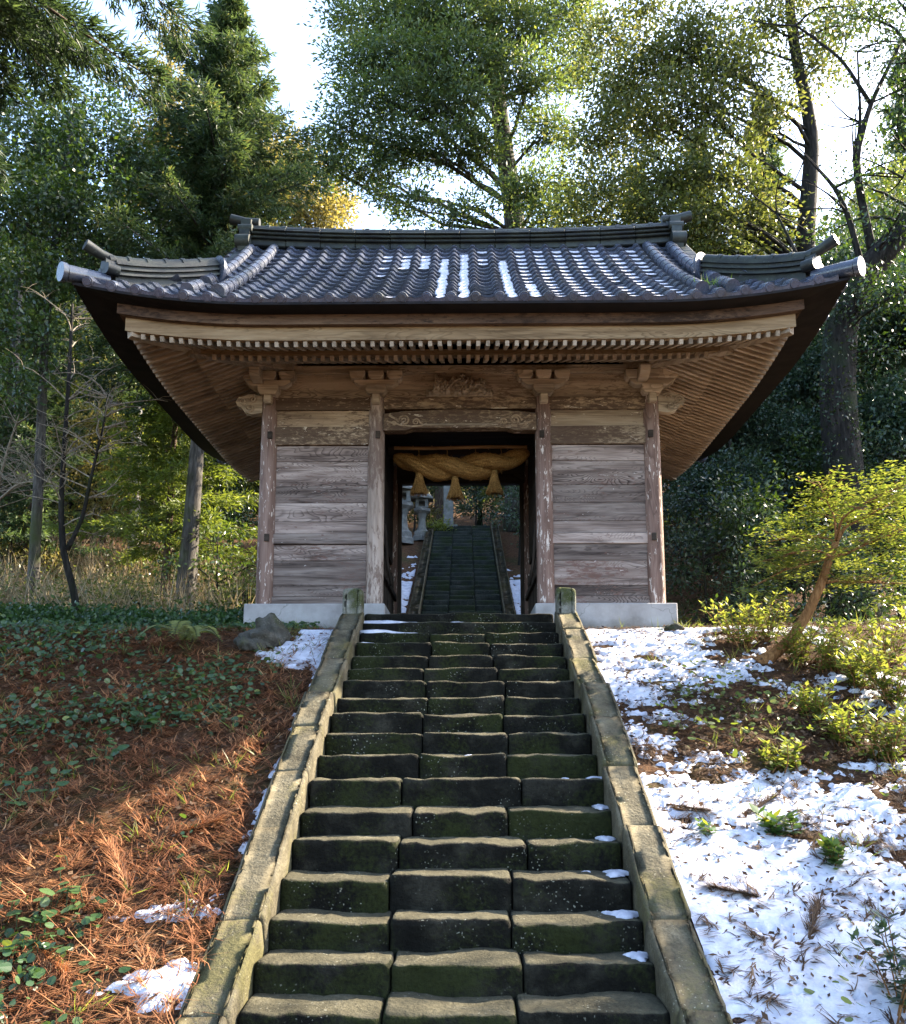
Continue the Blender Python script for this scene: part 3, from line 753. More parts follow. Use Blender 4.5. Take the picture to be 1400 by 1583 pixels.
for r, d in enumerate(dd):
    for c in range(-16, 17):
        s = c * TW
        if abs(s) + TW * .35 < slim('F', d + .15) + .10: cand.append(('F', s, d, r))
bulk = MB()
def add_bulk(me, M4):
    vs = [M4 @ v.co for v in me.vertices]; bulk.add(vs, [tuple(p.vertices) for p in me.polygons])
n_ind = 0; snow_tiles = []
for side, s, d, r in cand:
    p, R = tile_frame(side, s, d)
    if side == 'F' and n_ind < 262 and r > 0:
        o = link('roof_tile', tile_me, roof); o.matrix_basis = Matrix.Translation(p - go) @ R @ Matrix.Rotation(rg.uniform(-.012, .012), 4, 'Z') @ Matrix.Translation((0, 0, rg.uniform(-.003, .003))); n_ind += 1
    elif r == 0:
        o = link('eave_tile', etile_me, roof); o.matrix_basis = Matrix.Translation(p - go) @ R
    else: add_bulk(tile_me, Matrix.Translation(p) @ R)
    snow_tiles.append((p, R, s, r))
for side in 'LRB':
    half = EY if side in 'LR' else EX; dm = 1.4 if side in 'LR' else 9
    for r, d in enumerate(dd):
        if d > dm: break
        nn = int(half / TW)
        for c in range(-nn, nn + 1):
            s = c * TW
            if abs(s) + TW * .35 < slim(side, d + .15) + .10:
                p, R = tile_frame(side, s, d); add_bulk(etile_me if r == 0 else tile_me, Matrix.Translation(p) @ R)
gpart('far_roof_tiles', bulk, M['tile'], True, parent=roof, kind='stuff', auto=40)
ge = bevel(ubox.mesh('gable_edge_tile', M['ridge']), .1)
# round-tile rolls down the ends of the slope
def roll(name, path, r, parent=roof, mat=M['tile'], cap=True, every=.26):
    m = MB(); L = 0; pts = [Vector(p) for p in path]
    for a, b in zip(pts[:-1], pts[1:]):
        m.tube([a, b], [r * 1.0, r * .93], 12)
    return gpart(name, m, mat, True, parent=parent, auto=50)
for sx in (-1, 1):
    for x0, d0 in ((2.90, .28), (3.26, .95)):
        ds = np.arange(d0, EY - .1, .225)
        pth = [rpt('F', sx * x0, d) + Vector((0, 0, .055)) for d in ds]
        for a, b in zip(pth[:-1], pth[1:]):
            m = MB(); ext = (a - b).normalized() * .035
            m.tube([a + ext, b], [.088, .078], 12); gpart('roll_tile', m, M['tile'], True, parent=roof, auto=50)
    # second short roll emerging below the corner ridge
    pth = [rpt('F', sx * 3.26, d) + Vector((0, 0, .055)) for d in (.25, .46, .68)]
    for a, b in zip(pth[:-1], pth[1:]):
        m = MB().tube([a + (a - b).normalized() * .03, b], [.085, .077], 12); gpart('roll_tile', m, M['tile'], True, parent=roof, auto=50)
    # gable edge tiles
    for fb in 'FB':
        ds = np.linspace(1.35, EY - .02, 10)
        for a, b in zip(ds[:-1], ds[1:]):
            p0 = rpt(fb, sx * 3.47, a) + Vector((0, 0, .0)); p1 = rpt(fb, sx * 3.47, b)
            bar('gable_edge_tile', ge, p0, p1, .16, .09, roof)
    m = MB()                                     # bargeboards
    for fb in 'FB':
        ds = np.linspace(1.25, EY, 9); vs = []
        for d in ds:
            p = rpt(fb, sx * 3.36, d); vs += [p + Vector((0, 0, -.05)), p + Vector((0, 0, -.30)), p + Vector((sx * .05, 0, -.30)), p + Vector((sx * .05, 0, -.05))]
        m.add(vs, [(i * 4 + k, i * 4 + (k + 1) % 4, i * 4 + 4 + (k + 1) % 4, i * 4 + 4 + k) for i in range(8) for k in range(4)])
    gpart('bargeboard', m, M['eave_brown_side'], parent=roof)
# main ridge: courses of flat tiles, a row of half-round caps, demon tile at each end
def rcurve(x): return .10 * (abs(x) / 3.3) ** 2.6
zr = rz(EY)
courses = [(-.12, .20, .125), (-.02, .006, .185), (.055, .081, .175), (.125, .151, .165)]
for z0, z1, hw in courses:
    seg = 12
    for i in range(seg):
        xa = -3.30 + 6.6 * i / seg; xb = xa + 6.6 / seg - .004
        if z0 < 0: xa, xb = xa, xb + .004
        za, zb = rcurve(xa), rcurve(xb); j = rg.uniform(-.004, .004)
        m = MB().add([(xa, GY - hw + j, zr + z0 + za), (xb, GY - hw + j, zr + z0 + zb), (xb, GY + hw, zr + z0 + zb), (xa, GY + hw, zr + z0 + za),
                      (xa, GY - hw + j, zr + z1 + za), (xb, GY - hw + j, zr + z1 + zb), (xb, GY + hw, zr + z1 + zb), (xa, GY + hw, zr + z1 + za)],
                     [(3, 2, 1, 0), (4, 5, 6, 7), (0, 1, 5, 4), (1, 2, 6, 5), (2, 3, 7, 6), (3, 0, 4, 7)])
        gpart('ridge_course', m, M['ridge'], parent=roof, bev=.012)
ncap = 25
for i in range(ncap):
    xa = -3.3 + 6.6 * i / ncap; xb = xa + 6.6 / ncap
    m = MB().tube([(xa, GY, zr + .195 + rcurve(xa)), (xb, GY, zr + .195 + rcurve(xb))], .085, 12); m.tube([(xb - .05, GY, zr + .195 + rcurve(xb)), (xb + .012, GY, zr + .195 + rcurve(xb))], .098, 12)
    gpart('ridge_cap', m, M['ridge'], True, parent=roof, auto=50)
for sx in (-1, 1):
    x0 = sx * 3.30; zc = zr + .09
    out = [(-.30, -.30), (-.16, -.22), (.16, -.22), (.30, -.30), (.33, -.18), (.24, -.06), (.24, .10), (.17, .22), (.17, .30), (.08, .34), (-.08, .34), (-.17, .30), (-.17, .22), (-.24, .10), (-.24, -.06), (-.33, -.18)]
    m = MB().prism(out, (x0, GY, zc), (0, sx, 0), (0, 0, 1), .16)
    m.tube([(x0 - sx * .02, GY - .26, zc - .14), (x0 + sx * .20, GY - .26, zc - .14)], .115, 14)
    m.tube([(x0 - sx * .02, GY + .26, zc - .14), (x0 + sx * .20, GY + .26, zc - .14)], .115, 14)
    m.tube([(x0 - sx * .03, GY - .17, zc + .13), (x0 + sx * .19, GY - .17, zc + .13)], .075, 12)
    m.tube([(x0 - sx * .03, GY + .17, zc + .13), (x0 + sx * .19, GY + .17, zc + .13)], .075, 12)
    m.tube([(x0 - sx * .10, GY, zc + .33), (x0 + sx * .12, GY, zc + .345), (x0 + sx * .36, GY, zc + .40)], [.075, .075, .085], 12)
    gpart('ridge_end_tile', m, M['ridge'], True, parent=roof, auto=45)
# corner ridges with upturned ends
for sx in (-1, 1):
    for sy, sd_ in ((-1, 'F'), (1, 'B')):
        def cpt(d, z=0.0):
            p = rpt(sd_, sx * (EX - d), d); p.z += z; return p
        ds = np.linspace(.34, 1.30, 8)
        n_ = Vector((sx * sy, -1, 0)).normalized()
        tip = lambda d: .05 * max(0, (.75 - d)) ** 1.5
        for z0, z1, hw in ((-.05, .27, .085), (.06, .088, .135), (.135, .160, .125), (.205, .230, .115)):
            vs = []
            for d in ds:
                for (o_, z) in ((-hw, z0), (hw, z0), (hw, z1), (-hw, z1)): vs.append(cpt(d, z + tip(d)) + n_ * o_)
            k8 = len(ds); fs = [(i * 4 + k, i * 4 + (k + 1) % 4, i * 4 + 4 + (k + 1) % 4, i * 4 + 4 + k) for i in range(k8 - 1) for k in range(4)]
            fs += [(3, 2, 1, 0), tuple((k8 - 1) * 4 + k for k in range(4))]
            gpart('corner_ridge_course', MB().add(vs, fs), M['ridge'], parent=roof)
        dc = np.linspace(.30, 1.30, 7)
        for a, b in zip(dc[:-1], dc[1:]):
            pa, pb = cpt(a, .285 + tip(a)), cpt(b, .285 + tip(b))
            m = MB().tube([pa, pb], .062, 10); m.tube([pa + (pa - pb) * .06, pa + (pb - pa) * .16], .073, 10)
            gpart('corner_ridge_cap', m, M['ridge'], True, parent=roof, auto=50)
        e = cpt(.30, .16 + tip(.3)); dr = Vector((sx, sy, 0)).normalized()
        m = MB()
        for o_, z, r in ((-.10, -.03, .07), (.10, -.03, .07), (0, .05, .085), (0, -.06, .06)):
            m.tube([e + n_ * o_ + Vector((0, 0, z)) - dr * .08, e + n_ * o_ + Vector((0, 0, z)) + dr * .07], r, 12)
        m.tube([e + Vector((0, 0, .14)) - dr * .1, e + Vector((0, 0, .16)) + dr * .1, e + Vector((0, 0, .215)) + dr * .30], [.06, .062, .072], 12)
        gpart('corner_ridge_end', m, M['ridge'], True, parent=roof, auto=45)
        a, b = cpt(.30, .03), cpt(-.05, .05)
        m = MB().tube([a, b + Vector((0, 0, .015))], [.085, .1], 14); m.tube([b + (b - a) * .02 + Vector((0, 0, .015)), b + (b - a) * .14 + Vector((0, 0, .022))], [.112, .115], 16)
        gpart('corner_tile', m, M['tile'], True, parent=roof, auto=45)
        # half-moon plate where the corner ridge meets the slope
        e = cpt(1.31, .15)
        m = MB().tube([e - dr * .0, e - dr * .05], [.22, .20], 16); gpart('corner_ridge_stop', m, M['tile'], True, parent=roof, auto=45)

# snow lying in the troughs of the tiles
m = MB(); rsn = random.Random(3)
for p, R, s, r in snow_tiles:
    if abs(s) > 2.8: continue
    col = round(s / TW)
    full = col in (-1, 0, 2)
    pr = .0
    if s > -.9: pr = .97 if s > -.05 else .35
    if col in (-2, -3, -4): pr = .9 if 9 <= r <= 12 else .05
    if col == 1: pr = .75 if (r > 9) else .05
    if r > 13: pr *= .3
    if full: pr = 1.0 if r < 11 else .8
    if full or rsn.random() > pr: continue
    M4 = Matrix.Translation(p) @ R
    y0, y1 = (-.012, .31) if full else (-.01 + rsn.uniform(0, .03), rsn.uniform(.25, .31))
    ua, ub = (.40, .99) if full else (.41 + rsn.uniform(0, .05), .98 - rsn.uniform(0, .06))
    th = .036 if full else rsn.uniform(.012, .022)
    nu, nv = 7, 5; vs = []
    for j in range(nv):
        for i in range(nu):
            a = i / (nu - 1); b = j / (nv - 1); u = ua + (ub - ua) * a + rsn.uniform(-.012, .012)
            yy = y0 + (y1 - y0) * b + rsn.uniform(-.008, .008)
            ed = (math.sin(math.pi * a) ** .5) * (1 if full else math.sin(math.pi * (.08 + .84 * b)) ** .5)
            z = tile_prof(u) + .030 - .109 * yy + (th * ed - .003)
            vs.append(M4 @ Vector(((u - .5) * TW * 1.04, yy, z)))
    m.add(vs, [(j * nu + i, j * nu + i + 1, (j + 1) * nu + i + 1, (j + 1) * nu + i) for j in range(nv - 1) for i in range(nu - 1)])
for col, d0, d1 in ((-1, .02, 2.75), (0, .0, 3.0), (2, .0, 2.6), (3, .0, 1.1), (-3, 2.25, 2.75), (-2, 2.25, 2.8)):     # columns where it lies unbroken
    nu, nv = 9, int((d1 - d0) / .03); vs = []; s0 = col * TW
    for j in range(nv + 1):
        d = d0 + (d1 - d0) * j / nv; ea = min(1, j / 2.0, (nv - j) / 2.0)
        fr = d / TE % 1.0
        for i in range(nu):
            a = i / (nu - 1); lo = .42 + .16 * float(vnoise([d * 7 + col * 9], [1.5], 3)[0]); hi = .99 - .16 * float(vnoise([d * 8 + col * 5], [7.5], 4)[0]); u = lo + (hi - lo) * a + rsn.uniform(-.008, .008)
            p = rpt('F', s0 + (u - .5) * TW * 1.04, d)
            p.z += tile_prof(u) + .006 + .012 * (1 - (d / (TE * .8)) % 1.0) + .024 * min(1, math.sin(math.pi * a) ** .5 * 1.2) * (.35 + .65 * ea) + rsn.uniform(-.002, .002); vs.append(p)
    m.add(vs, [(j * nu + i, j * nu + i + 1, (j + 1) * nu + i + 1, (j + 1) * nu + i) for j in range(nv) for i in range(nu - 1)])
me = m.mesh('roof_snow', M['snow'], True); o = link('roof_snow', me, kind='stuff'); tag(o, 'thin snow lying in the troughs of the grey roof tiles', 'snow')

# ------------------------------------------------------------------ straw rope with tassels, on a bamboo pole
RY = 12.95
rope = thing('straw_rope', 'thick twisted straw rope with three tassels hanging under the gate', 'rope', (0, RY, 5.7))
def rp(s):            # centre line, s -1..1
    x = s * 1.0 + .015; return Vector((x, RY, 5.86 - .20 * (1 - abs(s) ** 2.2) + .03 * s))
N = 90
for st in (0, 1):
    pts, rad = [], []
    for i in range(N + 1):
        s = -1 + 2 * i / N; env = max(.0, 1 - abs(s) ** 3.0) ** .6
        a = st * math.pi + s * math.pi * 1.62 + .5
        rr = .085 * env
        pts.append(rp(s) + Vector((0, math.cos(a) * rr, math.sin(a) * rr))); rad.append(.028 + .082 * env)
    m = MB().tube(pts, rad, 14)
    # straws lying along the strand, a few loose ends
    rr_ = random.Random(7 + st)
    for k in range(420):
        i = rr_.randrange(4, N - 16); L = rr_.randrange(5, 13); a0 = rr_.uniform(0, 6.28); tw = rr_.uniform(-.25, .25); q_ = []
        for jj in range(0, L, 2):
            c = pts[i + jj]; t_ = (pts[i + jj + 1] - pts[i + jj - 1]).normalized(); u_ = t_.orthogonal().normalized(); w_ = t_.cross(u_)
            a = a0 + tw * jj / 4; lift = rad[i + jj] + .002 + (rr_.random() ** 8) * .03
            q_.append(c + (u_ * math.cos(a) + w_ * math.sin(a)) * lift)
        m.tube(q_, .0035, 3, False)
    rel(rope, m, 'strand', M['straw'], True)
for x in (-.62, -.2, .22, .60):
    m = MB(); q_ = [(x + .02 * math.sin(k), RY + .12 * math.cos(k * .7), 5.72 + .15 * math.sin(k * .7)) for k in range(10)]
    m.tube(q_, .006, 5)
    m.tube([(x, RY, 5.78), (x + .01, RY - .02, 5.9), (x, RY - .03, 5.955)], .006, 5)
    rel(rope, m, 'binding_cord', M['straw'], True)
def tassel(x, ztop, L):
    m = MB(); r_ = random.Random(int(x * 100) + 500)
    m.tube([(x, RY - .03, ztop + .05), (x, RY - .03, ztop - .02), (x, RY - .03, ztop - .6 * L), (x, RY - .03, ztop - L * .93)], [.04, .055, .075, .09], 12)
    for k in range(150):
        a = r_.uniform(0, 6.28); r1 = r_.uniform(.09, .135); e = r_.uniform(.88, 1.04)
        ca, sa = math.cos(a), math.sin(a)
        m.tube([(x + ca * .042, RY - .03 + sa * .042, ztop), (x + ca * r1 * .62, RY - .03 + sa * r1 * .62, ztop - .5 * L), (x + ca * r1, RY - .03 + sa * r1, ztop - L * e)], .0045, 3, False)
    tas = rel(rope, m, 'tassel', M['straw'], True)
    m = MB()
    for zz in (.0, -.03): m.tube([(x + .052 * math.cos(a), RY - .03 + .052 * math.sin(a), ztop + zz) for a in np.linspace(0, 6.28, 13)], .008, 5)
    b = link('tassel_knot', m.mesh('tassel_knot', M['straw'], True, origin=rope.location), tas)
tassel(-.605, 5.56, .31); tassel(-.075, 5.47, .29); tassel(.505, 5.56, .31)
m = MB()
xs = np.linspace(-.98, .98, 8)
for a, b in zip(xs[:-1], xs[1:]): m.tube([(a, RY - .03, 5.965 + .01 * math.sin(a * 3)), (b, RY - .03, 5.965 + .01 * math.sin(b * 3))], .026, 10); m.tube([(b - .008, RY - .03, 5.965), (b + .008, RY - .03, 5.965)], .031, 10)
o = link('bamboo_pole', m.mesh('bamboo_pole', M['bamboo'], True, origin=(0, RY, 5.96), auto=50), None, (0, RY, 5.96)); tag(o, 'brown bamboo pole across the passage carrying the straw rope', 'pole')

# ------------------------------------------------------------------ stone lanterns on the hill
def lantern(u, v, Y, hgt, label):
    p = P(u, v, Y); z = gz1(p.x, Y); t_ = thing('stone_lantern', label, 'lantern', (p.x, Y, z - .05)); s = hgt / 2.0; c = (p.x, Y, z - .05)
    def pr(name, prof, n=8, sq=False, smooth=False): return rel(t_, MB().lathe([(r * s, q_ * s) for r, q_ in prof], c, n, sq), name, M['lantern'], smooth, auto=35)
    pr('base', [(.36, 0), (.36, .16), (.31, .20), (.30, .34), (.22, .40)], 6)
    pr('shaft', [(.20, .38), (.15, .55), (.13, .80), (.15, .92), (.20, 1.02)], 14, smooth=True)
    pr('platform', [(.20, 1.0), (.33, 1.10), (.34, 1.19), (.25, 1.21)], 6)
    m = MB()
    for sx in (-1, 1):
        for sy in (-1, 1): m.box(c[0] + (sx * .17 - .055) * s, c[0] + (sx * .17 + .055) * s, Y + (sy * .17 - .055) * s, Y + (sy * .17 + .055) * s, c[2] + 1.205 * s, c[2] + 1.52 * s)
    m.box(c[0] - .2 * s, c[0] + .2 * s, Y - .2 * s, Y + .2 * s, c[2] + 1.205 * s, c[2] + 1.26 * s); m.box(c[0] - .2 * s, c[0] + .2 * s, Y - .2 * s, Y + .2 * s, c[2] + 1.47 * s, c[2] + 1.53 * s)
    m.box(c[0] - .115 * s, c[0] + .115 * s, Y + .16 * s, Y + .19 * s, c[2] + 1.26 * s, c[2] + 1.47 * s)
    rel(t_, m, 'fire_box', M['lantern'])
    pr('cap', [(.30, 1.52), (.46, 1.54), (.46, 1.60), (.28, 1.74), (.12, 1.82)], 6)
    pr('finial', [(.08, 1.80), (.12, 1.86), (.11, 1.92), (.03, 2.0)], 10, smooth=True)
lantern(622, 823, 27.3, 2.2, 'larger pale stone lantern half hidden by the left wall of the passage')
lantern(652, 829, 27.9, 1.75, 'smaller pale stone lantern beside the far stairs under the left tassel')
pp = P(693, 816, 29.3)
t_ = thing('stone_marker', 'tall square stone marker post standing at the top of the far stairs', 'post', (pp.x, 29.3, 8.5))
rel(t_, MB().box(pp.x - .16, pp.x + .16, 29.14, 29.46, 8.4, 10.6).prism([(-.16, 0), (.16, 0), (0, .12)], (pp.x, 29.46, 10.6), (1, 0, 0), (0, 0, 1), .32), 'shaft', M['lantern'])
rel(t_, MB().box(pp.x - .3, pp.x + .3, 29.0, 29.6, 8.3, 8.72), 'foot', M['lantern'])
# rocks by the plinths
def rock(u, v, size, label, seed):
    p = G(u, v); import bmesh
    me = bpy.data.meshes.new('field_stone'); bm = bmesh.new(); bmesh.ops.create_icosphere(bm, subdivisions=4, radius=1)
    for q_ in bm.verts:
        x, y, z = q_.co; n = fbm([x * 1.6 + seed + z], [y * 1.6 + z * 1.3], 4, seed)[0] - .5
        k = 1 + 1.25 * n; q_.co = Vector((x * size[0] * k, y * size[1] * k, max(z, -.5) * size[2] * k))
    bm.to_mesh(me); bm.free(); me.materials.append(M['rock']); me.polygons.foreach_set('use_smooth', [True] * len(me.polygons))
    tag(link('field_stone', me, None, (p.x, p.y, p.z + size[2] * .25)), label, 'stone')
rock(418, 992, (.24, .22, .20), 'grey boulder with moss at the left corner of the concrete plinth', 3)
rock(395, 1000, (.20, .2, .16), 'smaller grey stone tucked against the mossy boulder by the left plinth', 8)
rock(1044, 977, (.11, .1, .08), 'small smooth grey stone beside the right corner of the plinth', 5)
# ------------------------------------------------------------------ vegetation
def unit(a): return a / np.maximum(np.linalg.norm(a, axis=-1, keepdims=True), 1e-9)
class Leaves:
    """leaf blades gathered into one crown mesh"""
    def __init__(s, seed): s.r = np.random.default_rng(seed); s.p = []; s.d = []; s.n = []; s.L = []; s.W = []; s.t = []
    def add(s, p, d, n, L, W, t):
        k = len(p); s.p.append(p); s.d.append(unit(d)); s.n.append(n); s.L.append(np.broadcast_to(L, k)); s.W.append(np.broadcast_to(W, k)); s.t.append(np.broadcast_to(t, k))
    def mesh(s, name, mat, origin=(0, 0, 0), rounded=False):
        p = np.concatenate(s.p) - np.array(origin); d = np.concatenate(s.d); n = np.concatenate(s.n); L = np.concatenate(s.L)[:, None]; W = np.concatenate(s.W)[:, None]; t = np.concatenate(s.t)
        side = unit(np.cross(d, n)); nn = np.cross(side, d)
        k = len(p)
        if not rounded:
            V = np.stack([p, p + d * L * .45 + side * W * .5 - nn * W * .08, p + d * L - nn * L * .08, p + d * L * .45 - side * W * .5 - nn * W * .08], 1)
            Q = np.arange(k * 4).reshape(k, 4); rep = 4
        else:
            V = np.stack([p, p + d * L * .12 + side * W * .38, p + d * L * .5 + side * W * .52 - nn * W * .06, p + d * L * .88 + side * W * .3,
                          p + d * L, p + d * L * .88 - side * W * .3, p + d * L * .5 - side * W * .52 - nn * W * .06, p + d * L * .12 - side * W * .38], 1)
            b = np.arange(k)[:, None] * 8
            Q = np.concatenate([b + np.array([0, 1, 2, 7]), b + np.array([7, 2, 6, 6])[[0, 1, 2, 2]] if False else b + np.array([7, 2, 3, 6]), b + np.array([6, 3, 4, 5])], 0); rep = 8
        return quads_mesh(name, V.reshape(-1, 3), Q, mat, False, {'tint': np.repeat(np.clip(t, 0, 1), rep)})
    def count(s): return sum(len(a) for a in s.p)
def clump(Lv, c, rad, n, L, W, t, out=None, droop=.2, updir=.6, star=0):
    """a spray of leaves about c"""
    r = Lv.r
    off = r.normal(size=(n, 3)) * np.array(rad) * .62
    d = unit(off + r.normal(size=(n, 3)) * .4 * np.mean(rad)) * .8 + r.normal(size=(n, 3)) * .45; d[:, 2] -= droop
    if out is not None: d = d + np.array(out) * .5
    nrm = r.normal(size=(n, 3)) * .65; nrm[:, 2] += updir
    Lv.add(np.array(c) + off, d, unit(nrm), L * r.uniform(.7, 1.25, n), W * r.uniform(.75, 1.25, n), np.clip(t + r.normal(size=n) * .17, 0, 1))
def limb(mb, a, b, r0, r1, rr, bend=.12, n=6, sides=6):
    a, b = Vector(a), Vector(b); L = (b - a).length
    j1 = Vector((rr.uniform(-1, 1), rr.uniform(-1, 1), rr.uniform(-.3, 1))) * L * bend
    pts = []
    for i in range(n + 1):
        s = i / n; p = a.lerp(b, s) + j1 * math.sin(math.pi * s) + Vector((rr.uniform(-1, 1), rr.uniform(-1, 1), rr.uniform(-1, 1))) * L * .02 * (1 if 0 < i < n else 0)
        pts.append(p)
    mb.tube(pts, [r0 + (r1 - r0) * (i / n) ** .8 for i in range(n + 1)], sides, False); return pts
def trunk_tube(mb, pts, r0, r1, sides=12, flare=1.5):
    pts = [Vector(p) for p in pts]; out = []; 
    for a, b in zip(pts[:-1], pts[1:]):
        for i in range(4): out.append(a.lerp(b, i / 4))
    out.append(pts[-1]); n = len(out); 
    sm = out[:]
    for i in range(1, n - 1): sm[i] = (out[i - 1] + out[i] * 2 + out[i + 1]) / 4
    rad = [(r0 + (r1 - r0) * i / (n - 1)) * (1 + (flare - 1) * max(0, 1 - i / 2.5) ** 2) for i in range(n)]
    mb.tube(sm, rad, sides); return sm
def lobed_tree(name, label, cat, base, trunk, lobes, r0, r1, bark, leaf, seed, leafL=.10, leafW=.05, dens=9.0, per=34, crad=.34, group=None, fill=.55, flat=.6, tint=.45, droop=.2, updir=.6, twig=True, limb_r=.35):
    """trunk = world points; lobes = [(centre, (rx,ry,rz), tint shift)], each on its own limb"""
    t_ = thing(name, label, cat, base, group); rr = random.Random(seed); mb = MB(); Lv = Leaves(seed)
    tp = trunk_tube(mb, trunk, r0, r1)
    for (c, rad, ts) in lobes:
        c = Vector(c); rad = np.array(rad, float)
        # limb from the trunk, a bit below the lobe
        cand = [q_ for q_ in tp if q_.z < c.z + .2] or tp[:1]
        st = min(cand, key=lambda q_: (q_ - c).length + .7 * abs((c.z - q_.z) - .45 * (Vector((q_.x - c.x, q_.y - c.y, 0))).length))
        k = tp.index(st) / (len(tp) - 1); rt_ = (r0 + (r1 - r0) * k)
        lr = max(.018, rt_ * limb_r * min(1.2, .4 + np.mean(rad) / 3))
        lp = limb(mb, st, c, lr, max(.012, lr * .3), rr, .12, 7, 7)
        area = 4 * math.pi * ((rad[0] * rad[1]) ** 1.6 / 3 + (rad[0] * rad[2]) ** 1.6 / 3 + (rad[1] * rad[2]) ** 1.6 / 3) ** (1 / 1.6)
        K = max(8, int(area * dens / 4))
        for j in range(K):
            u = Lv.r.normal(size=3); u /= np.linalg.norm(u); rr_ = Lv.r.uniform(fill, 1.08)
            if u[2] < -.35: u[2] *= .5
            cc = np.array(c) + u * rad * rr_
            if twig and j % 3 == 0:
                s = lp[Lv.r.integers(3, len(lp))]
                limb(mb, s, cc, lr * .16 + .006, .004, rr, .10, 3, 3)
            tt = tint + ts + .10 * u[2] + Lv.r.normal() * .10
            clump(Lv, cc, (crad, crad, crad * flat), int(per * Lv.r.uniform(.6, 1.3)), leafL, leafW, tt, u, droop, updir)
    rel(t_, mb, 'trunk', bark, True)
    link('crown', Lv.mesh('crown', leaf, base), t_)
    return t_
def conifer(name, label, base, H, z0, R, trunk_r, seed, leaf, bark, lean=(0, 0), nb=110, droop=.25, sprayL=.22, sprayW=.05, group=None, dens=1.0, top_tint=.5, shape=.85, ppn=8):
    """cedar: drooping whorled boughs clothed in narrow sprays"""
    t_ = thing(name, label, 'tree', base, group); rr = random.Random(seed); mb = MB(); Lv = Leaves(seed); b = Vector(base)
    tip = b + Vector((lean[0], lean[1], H))
    tp = trunk_tube(mb, [b - Vector((0, 0, .2)), b.lerp(tip, .33), b.lerp(tip, .66), tip], trunk_r, .02)
    for i in range(nb):
        f = (i + rr.random()) / nb; zf = z0 + (1 - z0) * f; q_ = b.lerp(tip, zf); a = i * 2.399 + rr.uniform(-.4, .4)
        L = R * ((1 - f) ** shape * .95 + .06) * rr.choice((.55, .75, .9, 1.0, 1.15, 1.3)) * rr.uniform(.85, 1.1)
        dv = Vector((math.cos(a), math.sin(a), 0)); n = 7; pts = []
        for k in range(n + 1):
            s = k / n; pts.append(q_ + dv * L * s + Vector((0, 0, L * (.30 * s * (1 - f) + .55 * s * f - droop * 2.2 * s * s + droop * .9 * s ** 3.5))))
        mb.tube(pts, [max(.004, (.010 + .009 * L) * (1 - .85 * k / n)) for k in range(n + 1)], 4, False)
        m = int((6 + 13 * L) * dens)
        for j in range(m):
            s = (j + .5) / m * .92 + .08; k = min(n - 1, int(s * n)); p = pts[k].lerp(pts[k + 1], s * n - k)
            wd = (.10 + .28 * L * (1 - s * .75)) * .8
            sd_ = Vector((-dv.y, dv.x, 0)) * rr.uniform(-1, 1) * wd
            c = np.array(p + sd_ + Vector((0, 0, -abs(sd_.length) * .35 + rr.uniform(-.05, .04))))
            kk = ppn; r = Lv.r
            d = np.array(dv) * .55 + np.array(sd_.normalized() if sd_.length > 0 else dv) * .5 + r.normal(size=(kk, 3)) * .42; d[:, 2] -= .12
            nm = r.normal(size=(kk, 3)) * .6; nm[:, 2] += .6
            Lv.add(c + r.normal(size=(kk, 3)) * .055, d, unit(nm), sprayL * r.uniform(.6, 1.3, kk), sprayW * r.uniform(.7, 1.3, kk), np.clip(top_tint + .25 * (s - .5) + r.normal(size=kk) * .16 + rr.uniform(-.08, .08), 0, 1))
    rel(t_, mb, 'trunk', bark, True); link('crown', Lv.mesh('crown', leaf, base), t_)
    return t_
def lobes_px(lst, dflt_ts=0.0):
    """(u, v, Y, rx, ry, rz[, tint])"""
    return [(P(a[0], a[1], a[2]), (a[3], a[4], a[5]), a[6] if len(a) > 6 else dflt_ts) for a in lst]
def gp(u, v, Y):
    p = P(u, v, Y); return Vector((p.x, Y, gz1(p.x, Y)))

# --- big fir behind the gate
b = gp(800, 345, 29.6); b.z -= .1
tr = [b, P(797, 345, 29.6), P(782, 250, 29.6), P(770, 160, 29.4), P(762, 60, 29.2), P(755, -60, 29), P(750, -200, 29)]
lob = lobes_px([(560, 270, 28.5, 1.3, 1.2, .35, -.1), (500, 250, 28.5, 1.3, 1.2, .6, -.12), (540, 205, 28, 1.5, 1.4, .7, -.05), (610, 225, 28, 1.5, 1.4, .7, -.08),
    (680, 235, 28, 1.5, 1.4, .6, -.06), (735, 225, 28, 1.2, 1.2, .6, -.02), (600, 155, 27.6, 1.9, 1.6, .8, 0), (690, 165, 27.4, 1.9, 1.6, .8, .05), (560, 110, 28, 1.5, 1.4, .8, -.02), (545, 40, 29, 1.1, 1.2, .7, -.05),
    (640, 95, 27.5, 2.0, 1.7, .9, .08), (720, 100, 27.2, 1.9, 1.7, .9, .12), (620, 30, 28, 2.0, 1.7, 1.0, .06), (700, 30, 27.5, 2.1, 1.8, 1.0, .12), (790, 50, 27.5, 2.0, 1.7, 1.0, .14), (810, 130, 27.5, 1.5, 1.5, .8, .08),
    (580, -35, 29, 1.8, 1.6, 1.0), (680, -50, 28, 2.2, 1.8, 1.1, .05), (790, -40, 28, 2.2, 1.8, 1.1, .1), (870, 30, 28.5, 1.7, 1.5, 1.0, .1), (850, 205, 28.5, 1.2, 1.3, .6, 0), (880, 110, 29, 1.3, 1.3, .7, .05),
    (640, 325, 28.6, .8, .8, .5, -.1), (700, 340, 28.4, .9, .9, .45, -.1), (590, 305, 28.6, .6, .7, .4, -.12), (830, 290, 28, 1.3, 1.2, .7, .05), (850, 335, 28, 1.2, 1.2, .7, .08), (790, 300, 28, .7, .7, .5, 0), (735, 320, 28.3, .6, .6, .4, -.05)])
